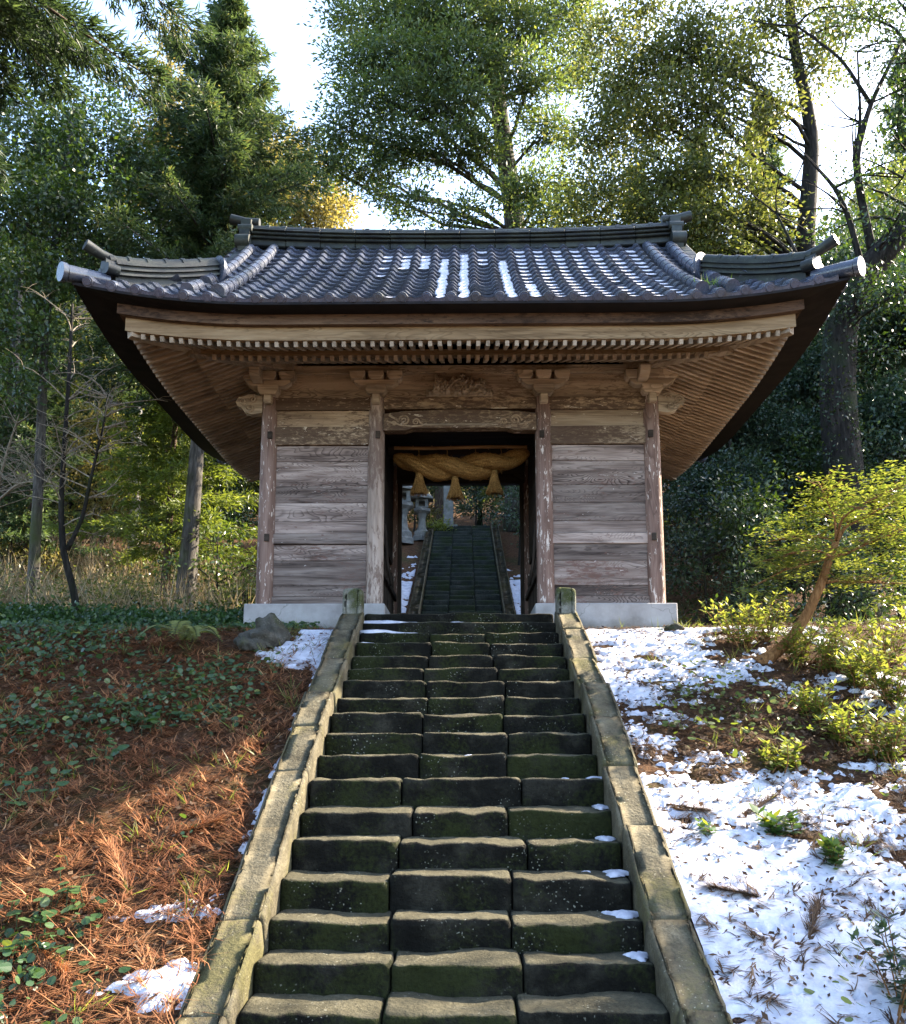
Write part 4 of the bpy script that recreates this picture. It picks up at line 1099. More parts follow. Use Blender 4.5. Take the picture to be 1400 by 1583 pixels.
lobed_tree('fir_tree', 'tall spreading fir with a long bare lower limb behind the roof ridge', 'tree', tuple(b), tr, lob, .42, .16, M['bark_grey'], M['leaf_fir'], 21, .185, .068, 14.0, 42, .44, fill=.3, flat=.5, tint=.5, droop=.02)
# --- olive-green trees right of the fir
b = gp(1240, 400, 22.5)
tr = [b, P(1242, 400, 22.5), P(1250, 300, 22.5), P(1256, 210, 22.5), P(1225, 60, 22.4), P(1215, -60, 22)]
lob = lobes_px([(960, 130, 22, 1.4, 1.5, 1.2, .05), (1030, 90, 21.5, 1.4, 1.4, 1.2, .1), (930, 210, 22.5, 1.3, 1.4, 1.1, .08), (1010, 190, 21.5, 1.4, 1.4, 1.1, .15), (1090, 170, 21, 1.4, 1.4, 1.1, .0), (1080, 70, 21, 1.2, 1.3, 1.1, -.08),
    (940, 290, 22, 1.3, 1.4, 1.0, .05), (1030, 280, 21.2, 1.4, 1.4, 1.0, .12), (1120, 265, 21, 1.2, 1.3, .9, -.1), (900, 345, 22.5, 1.1, 1.3, .8, .06), (990, 340, 21.5, 1.2, 1.3, .8, -.02), (1080, 335, 21, 1.2, 1.3, .8, .1), (1150, 330, 21.5, 1.1, 1.2, .8, .1),
    (1130, 110, 21, 1.1, 1.2, 1.0, -.1), (1180, 190, 22, 1.0, 1.2, .8, .1), (1170, 30, 22, 1.2, 1.3, .9, .05), (1100, 390, 21.5, 1.3, 1.3, .7, .05), (1190, 380, 22.5, 1.0, 1.2, .7, .15), (1260, 110, 22.5, .9, 1.1, .7, .1), (1300, 40, 22.5, 1.2, 1.2, .8, .1), (1230, -20, 22.5, 1.2, 1.2, .8, .05), (1000, 10, 22, .9, 1.0, .5, .0), (930, 60, 22.5, 1.0, 1.1, .8, .1)])
lobed_tree('evergreen_oak', 'sunlit olive-green evergreen oak behind the right end of the roof', 'tree', tuple(b), tr, lob, .30, .10, M['bark_dark'], M['leaf_olive'], 33, .135, .062, 13, 44, .42, fill=.15, flat=.75, tint=.5)
# --- huge leaning tree on the right edge
b = gp(1305, 740, 17.2)
tr = [b, P(1305, 740, 17.2), P(1293, 600, 17.2), P(1300, 500, 17.2), P(1330, 430, 17), P(1385, 370, 16.8), P(1450, 280, 16.5), P(1480, 150, 16.5)]
lob = lobes_px([(1340, 470, 16.6, .8, .9, .6, -.15), (1390, 330, 15.8, .8, .9, .6, -.05), (1380, 210, 16, .9, 1.0, .7, .0), (1390, 90, 16, 1.0, 1.0, .8, .05), (1340, 20, 16.5, 1.1, 1.0, .7, .05), (1420, 440, 16, .9, .9, .7, -.1), (1320, 280, 16.5, .5, .6, .4, .0), (1300, 350, 17.5, .7, .7, .5, .02), (1350, 540, 17, .7, .8, .5, -.2), (1440, 0, 16, 1.2, 1.2, .9, .0), (1370, -40, 16.5, 1.3, 1.2, .8, .0)])
bt = lobed_tree('leaning_tree', 'massive dark leaning trunk with bare crooked limbs at the right edge', 'tree', tuple(b), tr, lob, .40, .20, M['bark_dark'], M['leaf_dark'], 45, .095, .045, 10.0, 34, .34, fill=.2, flat=.7, tint=.45, limb_r=.3)
mb = MB(); rr = random.Random(77)
for pts, r in (((P(1335, 425, 17), P(1310, 330, 17), P(1290, 290, 17), P(1245, 240, 17.2)), .07), ((P(1300, 505, 17.1), P(1240, 410, 17.4), P(1200, 330, 17.6)), .06), ((P(1350, 400, 16.9), P(1320, 250, 16.6), P(1345, 160, 16.5), P(1395, 60, 16.4)), .09),
               ((P(1345, 160, 16.5), P(1300, 90, 16.4), P(1230, 40, 16.6)), .045), ((P(1290, 290, 17), P(1330, 270, 16.8), P(1395, 275, 16.6)), .035), ((P(1320, 250, 16.6), P(1330, 190, 16.6), P(1325, 80, 16.6)), .05)):
    trunk_tube(mb, pts, r, r * .35, 7, 1.0)
    for k in range(7):
        a = Vector(pts[0]).lerp(pts[-1], rr.uniform(.2, 1)); limb(mb, Vector(pts[rr.randrange(1, len(pts))]), a + Vector((rr.uniform(-1.2, 1.2), rr.uniform(-.8, .8), rr.uniform(-.2, 1.1))), .02, .005, rr, .15, 4, 4)
rel(bt, mb, 'bare_limb', M['bark_dark'], True)
Lv = Leaves(46)
for k in range(150):
    v_ = rr.uniform(440, 790); u_ = np.interp(v_, [430, 500, 600, 740, 800], [1330, 1300, 1293, 1305, 1306]) + rr.choice((-1, 1)) * rr.uniform(5, 30)
    clump(Lv, P(u_, v_, 16.75 + rr.uniform(0, .3)), (.13, .1, .2), 9, .07, .045, .35)
link('climbing_ivy', Lv.mesh('climbing_ivy', M['leaf_dark'], tuple(bt.location)), bt)
# --- left: cedar whose trunk stands clear beside the gate
b = gp(283, 962, 18.0)
conifer('cedar_tree', 'tall cedar with a straight bare trunk standing left of the gate', tuple(b), P(328, 3, 18).z - b.z, .36, 3.1, .19, 5, M['leaf_cedar'], M['bark_grey'], (.45, 0), 170, .22, .17, .034, dens=2.0, top_tint=.55, ppn=14)
# slender fresh-green cedar saplings behind the left eave
b = gp(265, 700, 19.5)
conifer('cedar_sapling', 'bright green young cedar behind the left corner of the roof', tuple(b), P(265, 330, 19.5).z - b.z, .15, 2.0, .10, 6, M['leaf_shrub'], M['bark_cedar'], (.1, 0), 100, .2, .16, .034, dens=1.7, top_tint=.35, ppn=12)
# near cedar whose boughs hang in at the top left
b = Vector((-7.6, 9.3, gz1(-7.6, 9.3)))
conifer('overhanging_cedar', 'dark cedar boughs drooping into the top left corner', tuple(b), 17.5, .50, 4.3, .34, 9, M['leaf_cedar'], M['bark_cedar'], (.3, 0), 170, .34, .20, .026, dens=3.8, top_tint=.22, shape=.5, ppn=14)
# broad evergreen on the left
b = gp(60, 800, 17.0)
tr = [b, P(62, 700, 17), P(70, 500, 17), P(90, 330, 17), P(110, 190, 17)]
lob = lobes_px([(60, 230, 16.5, 1.3, 1.3, 1.0, 0), (150, 220, 16.5, 1.2, 1.2, 1.0, .0), (200, 270, 17, .9, 1.0, .9, -.05), (30, 330, 16, 1.2, 1.3, 1.0, .1), (120, 320, 16, 1.3, 1.3, 1.0, -.05), (180, 370, 16.5, 1.0, 1.1, .9, -.12), (40, 430, 15.8, 1.1, 1.2, .9, .12), (110, 420, 16.2, .9, 1.0, .7, -.1), (20, 160, 17, 1.2, 1.2, .9, -.1), (110, 150, 17.5, 1.2, 1.2, .8, -.05), (60, 520, 16, .9, 1.0, .6, .0), (10, 590, 16, .7, .8, .5, .05), (-60, 300, 16, 1.5, 1.4, 1.5, 0), (-60, 480, 16, 1.2, 1.2, 1.2, 0)])
lobed_tree('camellia_tree', 'dark glossy broadleaf evergreen filling the left edge', 'tree', tuple(b), tr, lob, .11, .05, M['bark_grey'], M['leaf_dark'], 51, .105, .056, 13.0, 40, .36, fill=.3, flat=.75, tint=.5)
# golden backlit trees behind
b = gp(490, 420, 36)
lob = lobes_px([(440, 300, 36, 1.8, 1.8, 1.4, .1), (490, 320, 36, 1.6, 1.6, 1.3, .15), (420, 240, 37, 1.5, 1.5, 1.3, .05), (455, 255, 36, 1.0, 1.2, 1.0, .2), (500, 360, 36, 1.5, 1.5, 1.3, .1), (430, 360, 36, 1.8, 1.8, 1.2, 0), (515, 310, 36.5, .8, 1, .8, .2)])
lobed_tree('golden_tree', 'golden backlit tree showing above the left part of the ridge', 'tree', tuple(b), [b, P(480, 380, 36), P(470, 300, 36)], lob, .2, .06, M['bark_grey'], M['leaf_gold'], 61, .19, .10, 9.0, 38, .5, fill=.3, flat=.8, tint=.5)
b = gp(250, 420, 30)
lob = lobes_px([(260, 130, 30, 1.2, 1.2, 1.4, .1), (235, 230, 30, 1.5, 1.4, 1.5, .0), (280, 210, 30, 1.3, 1.3, 1.4, .15), (255, 300, 30, 1.8, 1.6, 1.5, .1), (370, 330, 30, 1.8, 1.6, 1.4, .0), (390, 270, 30.5, 1.4, 1.4, 1.2, .05), (265, 60, 30, .6, .7, .9, .1)])
lobed_tree('sunlit_yellow_tree', 'yellowish sunlit tree behind the tall cedar on the left', 'tree', tuple(b), [b, P(252, 330, 30), P(258, 180, 30), P(265, 50, 30)], lob, .22, .06, M['bark_grey'], M['leaf_gold'], 62, .17, .08, 9.0, 38, .46, fill=.3, flat=.8, tint=.3)

# --- forest behind: two stock trees per kind, copied; each stands on the hillside
def stock_broad(seed, leaf, H, label, name):
    r = np.random.default_rng(seed); lob = []
    for k in range(15):
        f = r.uniform(.12, 1); a = r.uniform(0, 6.28); rad = (1.2 + 1.1 * math.sin(math.pi * min(1, f * .9 + .1))) * (H / 9)
        lob.append((Vector((math.cos(a) * rad * r.uniform(.2, .9), math.sin(a) * rad * r.uniform(.2, .9), H * (.15 + .8 * f))), (H * .15 * r.uniform(.8, 1.3),) * 2 + (H * .11 * r.uniform(.8, 1.2),), r.normal() * .1))
    return lobed_tree(name, label, 'tree', (0, 0, 0), [(0, 0, -.3), (.1, 0, H * .3), (-.1, .1, H * .6), (0, 0, H * .9)], lob, .15 * H / 9, .05, M['bark_dark'], leaf, seed, .135, .068, 8.0, 42, .46, group='background trees', fill=.3, flat=.8, tint=.45)
LB = 'dense dark evergreen in the shaded wood behind the gate'
LO = 'olive-green evergreen in the wood behind the gate'
LC = 'slender cedar in the wood behind the gate'
sb1 = stock_broad(101, M['leaf_blue'], 8.5, LB, 'background_evergreen'); sb2 = stock_broad(102, M['leaf_dark'], 8.5, LB, 'background_evergreen'); so1 = stock_broad(103, M['leaf_olive'], 9.5, LO, 'background_oak')
sc1 = conifer('background_cedar', LC, (0, 0, 0), 14, .12, 2.3, .18, 104, M['leaf_cedar'], M['bark_cedar'], (.1, 0), 120, .2, .26, .06, 'background trees', 1.2, .5)
spots = [(sb1, [(1120, 560, 20, .62), (1200, 500, 21.5, .8), (1260, 560, 20.5, .7), (1370, 560, 20, .8), (1430, 500, 19, .9), (1080, 520, 23.5, .75), (1330, 480, 23.5, 1.0), (1160, 460, 26, .95), (1490, 560, 20, .9), (870, 700, 25, .5)]),
         (sb2, [(1050, 470, 27, .9), (1250, 420, 27.5, 1.1), (1400, 420, 27, 1.2), (1310, 600, 19.4, .55), (340, 560, 24, .55), (-120, 500, 22, 1.1)]),
         (so1, [(980, 430, 30, .95), (1120, 380, 31, 1.1), (890, 430, 32, .9), (1330, 330, 33, 1.3), (1200, 300, 35, 1.35), (1430, 250, 30, 1.3), (330, 450, 31, .9), (220, 460, 29, .95), (30, 480, 27, 1.0), (130, 480, 33, 1.0), (420, 430, 33, .85), (560, 600, 37, .7), (650, 560, 38, .75), (740, 590, 36, .65), (830, 560, 36, .7)]),
         (sc1, [(190, 230, 33, 1.15), (120, 180, 30, 1.1), (60, 200, 34, 1.2), (-20, 150, 28, 1.1), (380, 300, 35, .85), (300, 330, 38, 1.1), (470, 420, 40, .9), (1080, 300, 38, 1.25), (1180, 250, 40, 1.4), (1400, 150, 36, 1.4), (990, 330, 40, 1.2), (70, 480, 21, .6), (180, 520, 26, .7)])]
rv = random.Random(5)
for st, lst in spots:
    first = True
    for (u, vt, Y, s) in lst:
        p = P(u, vt, Y); z = gz1(p.x, Y); loc = (p.x, Y, z - .1); rot = rv.uniform(0, 6.28)
        sc = (s * rv.uniform(.92, 1.08), s * rv.uniform(.92, 1.08), s)
        side_ = ' left of the gate' if u < 450 else ' right of the gate' if u > 1000 else ' above the far stairs'; kind_ = {'background_evergreen': 'dense dark evergreen in the shaded wood', 'background_oak': 'olive-green evergreen on the hillside', 'background_cedar': 'slender cedar in the wood'}[st.name.split('.')[0]]; lab = kind_ + side_
        if first: st['label'] = lab; st.location = loc; st.rotation_euler = (0, 0, rot); st.scale = sc; first = False
        else: copy_thing(st, loc, rot, sc, lab)
# trees off to the right and behind the photographer, whose crowns break up the sunlight
for (x, y, st, s) in ((12.3, 8.9, sb2, 1.12), (-13, 2, sb2, 1.1), (-12, 8, sc1, 1.1)):
    copy_thing(st, (x, y, gz1(x, y) - .1), rv.uniform(0, 6.28), s, 'evergreen standing beside the slopes, out of the picture')

# --- slim trunks on the left
rr = random.Random(31)
def bare_tree(name, label, base, paths, bark, seed, twigs=40, trange=(.3, 1.0), tl=(.3, 1.0)):
    t_ = thing(name, label, 'tree', tuple(base)); mb = MB(); r_ = random.Random(seed); tw = MB()
    for pts, r0, r1 in paths:
        sm = trunk_tube(mb, pts, r0, r1, 8, 1.15)
        for k in range(twigs):
            q_ = sm[int(r_.uniform(*trange) * (len(sm) - 1))]; a = r_.uniform(0, 6.28); L = r_.uniform(*tl)
            e = q_ + Vector((math.cos(a) * L, math.sin(a) * L * .5, L * r_.uniform(.1, .75)))
            lp = limb(tw, q_, e, .013, .005, r_, .15, 5, 4)
            for j in range(4):
                s_ = lp[r_.randrange(2, 6)]; limb(tw, s_, s_ + Vector((r_.uniform(-1, 1), r_.uniform(-.5, .5), r_.uniform(-.1, .8))) * L * .45, .005, .002, r_, .15, 3, 3)
    rel(t_, mb, 'trunk', bark, True); rel(t_, tw, 'twigs', M['twig'], True, kind='stuff')
b = gp(110, 975, 12.6)
bare_tree('bare_sapling', 'crooked dark bare sapling forking low at the left edge of the clearing', b,
          [([b, P(118, 930, 12.6), P(97, 850, 12.6), P(94, 780, 12.6), P(100, 680, 12.6), P(108, 560, 12.6), P(112, 470, 12.6)], .062, .02), ([P(104, 850, 12.6), P(128, 800, 12.5), P(140, 740, 12.4), P(160, 660, 12.3), P(168, 600, 12.3)], .034, .012)], M['bark_dark'], 3, 34, (.4, 1), (.3, .9))
b = gp(208, 850, 24)
bare_tree('pale_dead_trunk', 'pale broken dead trunk in the wood left of the gate', b, [([b, P(208, 780, 24), P(210, 700, 24), P(212, 628, 24)], .17, .15)], M['bark_pale'], 5, 2)
b = gp(28, 830, 19)
bare_tree('pale_bare_bush', 'pale sunlit leafless branches reaching in from the left edge', b + Vector((-.9, 0, 0)), [([b + Vector((-.9, 0, 0)), P(-10, 780, 18), P(10, 700, 17.5), P(30, 640, 17.3)], .05, .012), ([P(-10, 780, 18), P(30, 745, 17.3), P(85, 745, 17)], .03, .008)], M['twig'], 8, 30, (.3, 1), (.5, 1.4))
for u, v, Y, w, lab in ((170, 700, 30, .2, 'slim dark trunk deep in the left wood behind the dead trunk'), (12, 640, 23, .2, 'grey trunk cut by the left edge of the photo'), (80, 760, 29, .17, 'slim sunlit trunk above the dry grass on the left')):
    b = gp(u, v, Y); bare_tree('woodland_trunk', lab, b, [([b, b + Vector((.1, 0, 4)), b + Vector((0, 0, 9))], w, w * .5)], M['bark_grey'], 12, 3)
b = gp(683, 818, 33)
bare_tree('sunlit_cedar', 'sunlit cedar trunk at the top of the far stairs under the middle tassel', b, [([b - Vector((0, 0, .3)), b + Vector((.05, 0, 5)), b + Vector((.0, 0, 11))], .3, .22)], M['bark_cedar'], 14, 2)

# --- bushes and thickets
def bush(name, label, u, v, Y, size, leaf, seed, leafL=.08, leafW=.04, dens=11, per=30, tint=.5, group=None, n=6):
    p = P(u, v, Y); base = Vector((p.x, Y, gz1(p.x, Y) - .03)); r = np.random.default_rng(seed); lob = []
    for k in range(n):
        c = base + Vector((r.uniform(-.6, .6) * size[0], r.uniform(-.6, .6) * size[1], size[2] * r.uniform(.25, .85)))
        lob.append((c, (size[0] * r.uniform(.35, .55), size[1] * r.uniform(.35, .55), size[2] * r.uniform(.2, .34)), r.normal() * .08))
    return lobed_tree(name, label, 'bush', tuple(base), [base - Vector((0, 0, .1)), base + Vector((.03, 0, size[2] * .4)), base + Vector((0, 0, size[2] * .75))], lob, .035, .012, M['bark_dark'], leaf, seed, leafL, leafW, dens, per, .2, group, .3, .7, tint)
bush('glossy_bush', 'deep green glossy bush left of the gate behind the cedar trunk', 335, 860, 18.6, (1.3, 1.0, 2.6), M['leaf_dark'], 201, .10, .05, 10, 32, .62)
bush('glossy_bush', 'low dark leafy bush at the foot of the cedar trunk beside the left plinth', 350, 985, 13.6, (1.0, .6, .5), M['leaf_dark'], 202, .07, .035, 16, 30, .4)
bush('thicket_bush', 'mixed olive thicket left of the cedar trunk', 215, 940, 16.2, (1.2, .9, 1.3), M['leaf_olive'], 203, .09, .03, 9, 28, .4)
bush('thicket_bush', 'olive shrub between the cedar trunk and the gate pillar', 375, 930, 16.0, (.8, .7, 1.5), M['leaf_olive'], 204, .08, .03, 9, 28, .35)
for k, (u, v, Y, sx, h, lab) in enumerate(((1090, 960, 15.5, 1.3, 2.4, 'dark shrub just right of the gate, nearest the plinth'), (1180, 950, 16, 1.5, 3.0, 'dark shrub behind the orange-barked little tree, left half'), (1280, 950, 15.2, 1.3, 2.2, 'dark shrub directly behind the orange-barked little tree'), (1390, 950, 15, 1.4, 2.6, 'dark shrub at the right edge behind the little tree'), (1130, 900, 18, 1.8, 4.2, 'tall dark shrub under the right eave'), (1240, 900, 18.5, 1.8, 4.0, 'tall dark shrub left of the leaning trunk'), (1400, 900, 18, 1.9, 4.5, 'tall dark shrub right of the leaning trunk'))):
    bush('shade_bush', lab, u, v, Y, (sx, sx * .8, h), M['leaf_blue'] if k % 2 == 0 else M['leaf_dark'], 220 + k, .10, .045, 8, 32, .42, n=8)
bush('sunlit_bush', 'tall sunlit yellow-green bush behind the bare sapling on the left', 150, 700, 23.5, (1.6, 1.2, 5.2), M['leaf_gold'], 236, .12, .05, 8, 30, .45, n=10)
bush('sunlit_bush', 'tall sunlit yellow-green bush beside the pale dead trunk', 240, 700, 25.5, (1.6, 1.2, 5.0), M['leaf_shrub'], 237, .12, .05, 8, 30, .6, n=10)
bush('sunlit_bush', 'low sunlit bush above the dry grass at the left edge', 20, 800, 20.5, (1.4, 1.0, 2.2), M['leaf_gold'], 238, .11, .045, 8, 28, .35)
bush('far_bush', 'frosty blue-green bush right of the far stairs, lower', 802, 850, 24.5, (1.0, .9, 2.4), M['leaf_blue'], 240, .09, .04, 10, 30, .75)
bush('far_bush', 'blue-green bush behind the top of the far stairs', 735, 815, 31.2, (2.4, 1.0, 3.2), M['leaf_blue'], 241, .12, .05, 8, 30, .8, n=8)
bush('far_bush', 'olive bush at the right of the top of the far stairs', 790, 815, 30.5, (1.4, 1.0, 2.8), M['leaf_olive'], 242, .10, .05, 9, 30, .5)
bush('far_bush', 'broad blue-green bush behind the marker post above the far stairs', 690, 815, 34, (2.6, 1.2, 3.6), M['leaf_blue'], 246, .13, .06, 9, 32, .7, n=9)
bush('far_bush', 'grey-green bush right of the far stairs halfway up', 812, 830, 27, (1.0, .9, 2.2), M['leaf_blue'], 247, .10, .045, 10, 30, .7)
bush('far_bush', 'small yellow-green bush beside the smaller lantern', 672, 822, 28.6, (.5, .5, .9), M['leaf_shrub'], 243, .10, .05, 12, 30, .7)
bush('far_bush', 'yellow-green bush behind the stone lanterns', 640, 800, 31, (1.2, .8, 2.4), M['leaf_gold'], 244, .11, .05, 8, 30, .5)
# dry grass thicket on the left hillside
r = np.random.default_rng(77); Lv = Leaves(77)
n = 9000; x = r.uniform(-12, -3.6, n); y = r.uniform(14.2, 24, n); k = (x > -4.2 - (y - 14) * .35 + 1.2) & (y > 16.9); keep = ~k; x, y = x[keep], y[keep]
z = gz(x, y); d = r.normal(size=(len(x), 3)) * .55; d[:, 2] = np.abs(d[:, 2]) + .45
Lv.add(np.stack([x, y, z], 1), d, unit(r.normal(size=(len(x), 3))), r.uniform(.5, 1.5, len(x)), .022, r.uniform(.1, 1, len(x)))
o = link('dry_grass', Lv.mesh('dry_grass', M['straw_grass']), kind='stuff'); tag(o, 'pale dry grass and bamboo thicket on the left hillside', 'grass')
r = np.random.default_rng(78); Lv = Leaves(78); Lo = Leaves(178)
for _ in range(900):
    x = r.uniform(-11, -3.4); y = r.uniform(13.6, 23)
    clump(Lo, (x, y, gz1(x, y) + r.uniform(.05, .9)), (.3, .3, .22), 14, .09, .035, .5)
for _ in range(700):
    x = r.uniform(3.6, 12); y = r.uniform(13.6, 24)
    clump(Lv, (x, y, gz1(x, y) + r.uniform(.05, .6)), (.3, .3, .2), 14, .09, .04, .25)
o = link('undergrowth', Lv.mesh('undergrowth', M['leaf_dark']), kind='stuff'); tag(o, 'tangled dark undergrowth on the hillside right of the gate', 'undergrowth')
o = link('undergrowth', Lo.mesh('undergrowth', M['leaf_olive']), kind='stuff'); tag(o, 'tangled olive undergrowth on the hillside left of the gate', 'undergrowth')

# the wood covering the hill beyond
r = np.random.default_rng(79); Lv = Leaves(79)
for _ in range(3000):
    y = r.uniform(31, 62); x = r.uniform(-1, 1) * (y * .62)
    if abs(x) < 3 and y < 40: continue
    clump(Lv, (x, y, gz1(x, y) + r.uniform(.1, 2.6)), (.9, .9, .6), 13, .34, .17, .35 + r.normal() * .12)
o = link('hillside_wood', Lv.mesh('hillside_wood', M['leaf_olive']), kind='stuff'); tag(o, 'far evergreen scrub covering the hill behind everything', 'wood')
# ------------------------------------------------------------------ snow on the ground
def stairs_excl(x, y): return (np.abs(x) < 1.385) & (y < 11.0)
def snow_sheet(name, label, x0, x1, y0, y1, st, dens, th=.045, seed=3):
    xs = np.arange(x0, x1, st); ys = np.arange(y0, y1, st); X, Y = np.meshgrid(xs, ys)
    n = fbm(X * 1.4, Y * 2.0, 3, seed) * .30 + fbm(X * 4, Y * 9, 3, seed + 40) * .34 + fbm(X * 11, Y * 26, 2, seed + 80) * .24 + fbm(X * 40, Y * 60, 1, seed + 90) * .12
    t = (n - (1 - dens(X, Y))) * 1.0
    h = np.clip(t / .09, -.7, 1); h = np.where(h > 0, np.sqrt(np.clip(h, 0, 1)), h)
    Z = gz(X, Y) + h * th * (.7 + .6 * fbm(X * 5, Y * 5, 2, seed + 5)) + .004
    I = np.arange(X.size).reshape(X.shape)
    Q = np.stack([I[:-1, :-1], I[:-1, 1:], I[1:, 1:], I[1:, :-1]], -1).reshape(-1, 4)
    keep = (t > -.02).reshape(-1); kq = keep[Q].any(1) & ~stairs_excl(X, Y).reshape(-1)[Q].any(1)
    Q = Q[kq]; used = np.unique(Q); mp = np.zeros(X.size, int); mp[used] = np.arange(len(used))
    V = np.stack([X, Y, Z], -1).reshape(-1, 3)[used]
    o = link(name, quads_mesh(name, V, mp[Q], M['snow'], True), kind='stuff'); return tag(o, label, 'snow')
def blob(X, Y, c, r): return np.exp(-(((X - c[0]) / r[0]) ** 2 + ((Y - c[1]) / r[1]) ** 2))
gB = {k: G(*k) for k in ((1270, 1130), (1090, 1140), (1300, 1480), (1180, 1350), (1300, 1020), (460, 1010), (500, 980), (300, 1500), (290, 1400), (230, 1540), (330, 1395), (430, 1220), (400, 1330), (470, 1110))}
def dR(X, Y):
    d = .555 - .03 * np.clip(X - 2.5, 0, 3) - .03 * np.clip(Y - 9, 0, 2)
    d = d - .20 * blob(X, Y, gB[(1270, 1130)], (1.0, .9)) - .12 * blob(X, Y, gB[(1090, 1140)], (.45, .5)) + .10 * blob(X, Y, gB[(1300, 1480)], (1.2, .8)) - .10 * blob(X, Y, gB[(1300, 1020)], (1.2, .6))
    return d + .05 * blob(X, Y, gB[(1180, 1350)], (.8, .8)) - .35 * np.clip((Y - 11.2) / .5, 0, 1)
def dL(X, Y):
    d = .20 + .30 * np.clip(1 - (np.abs(X) - 1.42) / .16, 0, 1) * np.clip((Y - 5.8) / .8, 0, 1)
    for k, r, a in (((460, 1010), (.6, .55), .34), ((500, 980), (.5, .6), .34), ((300, 1500), (.45, .30), .20), ((290, 1400), (.6, .25), .20), ((230, 1540), (.6, .25), .18), ((330, 1395), (.35, .25), .14), ((430, 1220), (.15, .4), .12), ((400, 1330), (.15, .3), .15)):
        d = d + a * blob(X, Y, gB[k], r)
    return d - .3 * np.clip((Y - 11.6) / .3, 0, 1)
snow_sheet('ground_snow', 'patchy melting snow over the slope right of the steps', 1.38, 7.5, 4.4, 12.0, .021, dR, .034, 3)
snow_sheet('ground_snow', 'scattered snow remnants on the brown slope left of the steps', -4.6, -1.38, 4.4, 12.0, .024, dL, .034, 13)
def dFar(X, Y): return .52 - .22 * np.clip((Y - 22.5) / 2.5, 0, 1)
snow_sheet('ground_snow', 'patchy snow on the hillside beyond the gate, left of the far stairs', -3.2, -1.2, 15.4, 26, .05, dFar, .06, 23)
snow_sheet('ground_snow', 'patchy snow on the hillside beyond the gate, right of the far stairs', 1.2, 2.6, 15.4, 24, .05, dFar, .06, 24)
# snow left on the steps
m = MB(); rr = random.Random(9)
def heap(x, y, z, rx, ry, h):
    n, k = 18, 5; vs = []; ph = rr.uniform(0, 9)
    for j in range(k):
        f = j / (k - 1)
        for i in range(n):
            a = 2 * math.pi * i / n; w = 1 + .30 * math.sin(3 * a + ph) + .16 * math.sin(7 * a + ph * 2) + rr.uniform(-.12, .12)
            q_ = math.cos(f * math.pi / 2)
            vs.append((x + math.cos(a) * rx * w * q_, y + math.sin(a) * ry * w * q_, z + h * math.sin(f * math.pi / 2) * (1 + rr.uniform(-.12, .12)) - .006))
    m.add(vs, [(j * n + i, j * n + (i + 1) % n, (j + 1) * n + (i + 1) % n, (j + 1) * n + i) for j in range(k - 1) for i in range(n)] + [tuple((k - 1) * n + i for i in range(n))])
for k in (3, 4, 5, 6, 7, 8):
    heap(1.07 + rr.uniform(-.02, .02), NOSE_Y[k] + .20, NOSE_Z[k], .05 + rr.uniform(0, .05), .08 + rr.uniform(0, .07), rr.uniform(.02, .035))
    if rr.random() < .4: heap(rr.uniform(.8, .98), NOSE_Y[k] + .28, NOSE_Z[k], .035, .03, .015)
for (x, k, rx, ry, h) in ((-.95, 18, .34, .13, .05), (-.72, 18, .26, .1, .035), (-.02, 18, .22, .1, .035), (-.55, 18, .2, .08, .02), (-1.0, 17, .30, .13, .06), (-.78, 17, .28, .10, .035), (-.1, 19, .13, .12, .03), (.45, 18, .06, .05, .012), (-1.05, 16, .12, .1, .03), (.1, 9, .04, .03, .015)):
    heap(x, NOSE_Y[k] + .18, NOSE_Z[k], rx, ry, h)
o = link('step_snow', m.mesh('step_snow', M['snow'], True), kind='stuff'); tag(o, 'small heaps of snow left on the stone steps', 'snow')

# ------------------------------------------------------------------ litter: fallen cedar sprays, dry leaves
def strips(P0, D0, L, W, curl, tint, nseg=3, seed=1):
    """bent thin strips lying on the ground"""
    r = np.random.default_rng(seed); n = len(P0); D = unit(D0); up = np.array([0, 0, 1.0]); side = unit(np.cross(D, up)); V = []; cur = P0.copy(); d = D.copy()
    for k in range(nseg + 1):
        w = (W * (1 - .75 * k / nseg))[:, None]
        V += [cur + side * w * .5, cur - side * w * .5]
        d = unit(d + side * (curl / nseg)[:, None] + up * (r.normal(size=n) * .12 - .05)[:, None]); side = unit(np.cross(d, up)); cur = cur + d * (L / nseg)[:, None]
    V = np.stack(V, 1); b = np.arange(n)[:, None] * (2 * (nseg + 1))
    Q = np.concatenate([b + np.array([2 * k, 2 * k + 1, 2 * k + 3, 2 * k + 2]) for k in range(nseg)], 0)
    return V.reshape(-1, 3), Q, np.repeat(tint, 2 * (nseg + 1))
